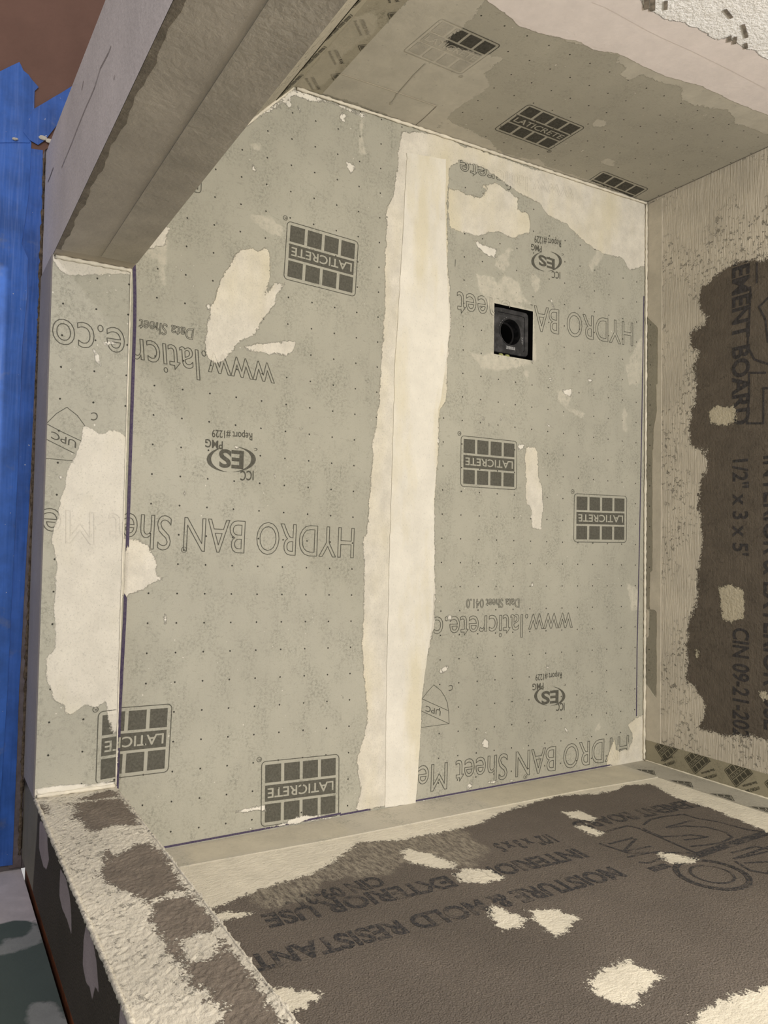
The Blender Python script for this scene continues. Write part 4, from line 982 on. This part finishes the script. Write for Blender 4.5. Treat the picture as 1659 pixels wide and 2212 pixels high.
# pocket walls behind the riser
ms = Mesh(PAN)
b = len(ms.v)
for z in (0.0, -.07):
    for p in ((DR[0], DR[2]), (DR[1], DR[2]), (DR[1], DR[3]), (DR[0], DR[3])): ms.v.append((p[0], p[1], z)); ms.uv.append(p)
for k in range(4):
    k2 = (k + 1) % 4; ms.f.append([k, 4 + k, 4 + k2, k2]); ms.mi.append(0)
ms.f.append([4, 5, 6, 7]); ms.mi.append(0)
par(ms.build('pocket_liner', [dblack]), r)
# coupling ring inside and its steel clip
bm = bmesh.new()
ls = [loop(bm, h, 2, z) for h, z in ((.0250, -.024), (.0215, -.025), (.0212, -.056))]
for i in range(2):
    for k in range(64): bm.faces.new([ls[i][k], ls[i][(k + 1) % 64], ls[i + 1][(k + 1) % 64], ls[i + 1][k]])
me = bpy.data.meshes.new('coupling_ring'); bm.to_mesh(me); bm.free(); me.materials.append(dblack)
o = bpy.data.objects.new('coupling_ring', me); COL.objects.link(o); par(o, r)
bm = bmesh.new(); prev = None
for k in range(10):
    a = math.radians(-112 + 66 * k / 9 - 20); q = []
    for (rad, z) in ((.0248, -.0085), (.0238, -.0085), (.0221, -.0225), (.0231, -.0225)): q.append(bm.verts.new((cx + rad * math.cos(a), cy + rad * math.sin(a), z - .0006 * k)))
    if prev:
        for j in range(4): bm.faces.new([prev[j], prev[(j + 1) % 4], q[(j + 1) % 4], q[j]])
    else: bm.faces.new(q[::-1])
    prev = q
bm.faces.new(prev); bmesh.ops.recalc_face_normals(bm, faces=bm.faces)
me = bpy.data.meshes.new('steel_clip'); bm.to_mesh(me); bm.free(); me.materials.append(metal)
o = bpy.data.objects.new('steel_clip', me); COL.objects.link(o); par(o, r); o['label'] = 'shiny steel clip inside the round opening'
ms = Mesh(PAN)
u0 = np.array([cx, cy])
put_text(ms, 'EBBE', u0 + (.0292, .0125), u0 + (.0292, -.011), None, px=False, cap=.0048, bold=.03, mi=0, off=-.0048)
ms.ribbon([u0 + (.0345, .0125), u0 + (.0345, -.010)], .0006, 0, -.0048)
par(ms.build('maker_lettering', [dmark, dgrey]), r); ms = Mesh(PAN)
put_text(ms, 'cUPC', u0 + (.020, .033), u0 + (.005, .033), None, px=False, cap=.004, mi=0, off=-.0048)
par(ms.build('approval_mark', [dmark, dgrey]), r); ms = Mesh(PAN)
for k in range(1):
    put_text(ms, 'SQUARE DRAIN PRODUCTS', u0 + (-.031, .030), u0 + (-.031, -.030), None, px=False, cap=.0024, mi=1, off=-.0048)
for k in range(9):
    a = math.radians(200 + k * 6); p0 = u0 + np.array((math.cos(a), math.sin(a))) * .0295
    if k % 2 == 0: ms.ribbon([p0, p0 + np.array((-math.sin(a), math.cos(a))) * .0018], .0006, 0, -.0048)
o = par(ms.build('small_lettering', [dmark, dgrey]), r)
matTab = make_mat('tab_rubber', base_plain, tone=(140, 142, 92), var=.15, scale=80)
for k, yy in enumerate((-.030, -.014)):
    bm = bmesh.new(); bmesh.ops.create_uvsphere(bm, u_segments=12, v_segments=6, radius=1)
    for v in bm.verts: v.co = Vector((dcx + .0495 + v.co.x * .0035, dcy + yy + v.co.y * .006, -.003 + v.co.z * .0035))
    me = bpy.data.meshes.new('seal_tab'); bm.to_mesh(me); bm.free(); me.materials.append(matTab)
    o = bpy.data.objects.new('seal_tab', me); COL.objects.link(o); par(o, r); o['label'] = 'olive green tab of sealing rubber'

# ------------------------------------------------------------------ floor protection outside: paper, tape, metal edge
paper = make_mat('rosin_paper', base_plain, [], tone=(128, 98, 85), bump=.0005, var=.05, scale=12)
o = slab('floor_paper', BF, [BF.P(p) for p in [(-120, -60)] ] + [(-.62, .17), (-.73, .17), (-1.7, .17), (-1.7, -.35), (-.60, -.35)] if False else [(-1.7, -.45), (-.50, -.45), (-.505, .05), (-.50, .11), (-.60, .146), (-.72, .27), (-.95, .50), (-1.7, .50)], 0.0, .0008, paper, .03, .0)
tag(o, 'brown protective paper covering the bathroom floor behind the blue tape', 'protective paper')
def tape_mat(nm, tone, seed):
    m = bpy.data.materials.new(nm); t = NT(m)
    c = t.mix(t.ramp(t.noise(20, 4, .6, off=seed), .35, .65), s2l([v * .9 for v in tone]), s2l([v * 1.1 for v in tone]))
    sm = t.math('MULTIPLY', t.ramp(t.noise(26, 4, .6, off=seed + 3), .60, .74), .38)
    c = t.mix(sm, c, s2l((140, 145, 150)))
    c = t.mix(t.ramp(t.noise(170, 2, .5, off=seed + 5), .74, .77), c, s2l((220, 220, 225)))
    h = t.math('ADD', t.math('MULTIPLY', t.noise(14, 3, .6, stretch=(.25, 3, 1), off=seed), .0028), t.math('MULTIPLY', t.noise(400, 2, .6, stretch=(1, .2, 1)), .0001))
    t.finish(c, .42, h, .45); return m
tA = tape_mat('painter_tape', (62, 112, 200), 1); tB = tape_mat('painter_tape_narrow', (58, 104, 188), 5)
TG = 'blue tape strips on the bathroom floor edge'
def tape(px, z0, z1, mat, lab):
    o = slab('masking_tape', BF, [BF.P(p) for p in px], z0, z1, mat, .012, .0002); tag(o, lab, 'tape', TG); return o
tape([(92, 325), (91, 420), (90, 500), (83, 650), (75, 816), (65, 1042), (54, 1250), (41, 1494), (27, 1868), (-10, 1872), (-5, 1500), (5, 1100), (15, 800), (28, 500), (40, 318)], .0008, .0014, tB, 'narrow blue tape strip lying directly beside the metal floor edge')
tape([(68, 296), (62, 420), (47, 528), (60, 560), (58, 640), (47, 760), (40, 980), (32, 1150), (15, 1500), (-8, 1868), (-130, 1868), (-110, 1000), (-100, 285)], .0014, .0022, tA, 'wide wrinkled blue tape running the length of the curb, leftmost in the photo')
tape(cr(*L7, (-500, 480), (0, 310), (120, 250), (225, 200), (250, 240), (280, 300), (340, 350), (370, 400), (460, 500), (410, 545), (405, 760), (380, 1000), (350, 1160), (-500, 1160)), .0022, .0030, tA, 'torn blue tape end with jagged edge lying on the brown paper')
tape(cr(*L7, (395, 765), (640, 620), (890, 470), (1000, 520), (900, 760), (720, 905), (640, 1000), (540, 1130), (450, 1190), (350, 1130), (275, 1030)), .0030, .0037, tB, 'slanted blue tape strip tucked under the upper stub wall')
medge = bpy.data.materials.new('edge_metal'); t = NT(medge)
t.finish(t.mix(t.ramp(t.noise(80, 4, .6), .3, .7), s2l((110, 100, 100)), s2l((140, 130, 132))), .5, None, .4, .35)
o = slab('metal_edge_trim', BF, [BF.P(p) for p in ((88, 318), (97, 320), (94, 420), (88, 700), (76, 1035), (67, 1250), (59, 1500), (45, 1872), (18, 1876), (36, 1500), (50, 1250), (60, 1042), (72, 816), (86, 500))], -.0012, .0007, medge, .05)
tag(o, 'grey metal edge strip of the bathroom floor running beside the curb', 'metal trim')
for i, (px, r_, lab) in enumerate((((92, 301), .006, 'white plaster chip on the slanted blue tape near the stub wall'), ((32, 303), .004, 'small white plaster chip on wide blue tape below the torn end'), ((107, 308), .006, 'pale plaster flake wedged between blue tape and stub wall foot'))):
    q = BF.P(px); bm = bmesh.new(); bmesh.ops.create_icosphere(bm, subdivisions=2, radius=1)
    for v in bm.verts: v.co = Vector((q[0] + v.co.x * r_ * .6 + random.uniform(-.0006, .0006), q[1] + v.co.y * r_ * 1.1, -.096 + .0046 + v.co.z * .0018 + random.uniform(-.0003, .0003)))
    me = bpy.data.meshes.new('plaster_chip'); bm.to_mesh(me); bm.free(); me.materials.append(matBead)
    tag(bpy.data.objects.new('plaster_chip', me), lab, 'plaster chip'); COL.objects.link(bpy.data.objects[me.name]) if False else None
    for ob in [o_ for o_ in bpy.data.objects if o_.data == me]: COL.objects.link(ob)
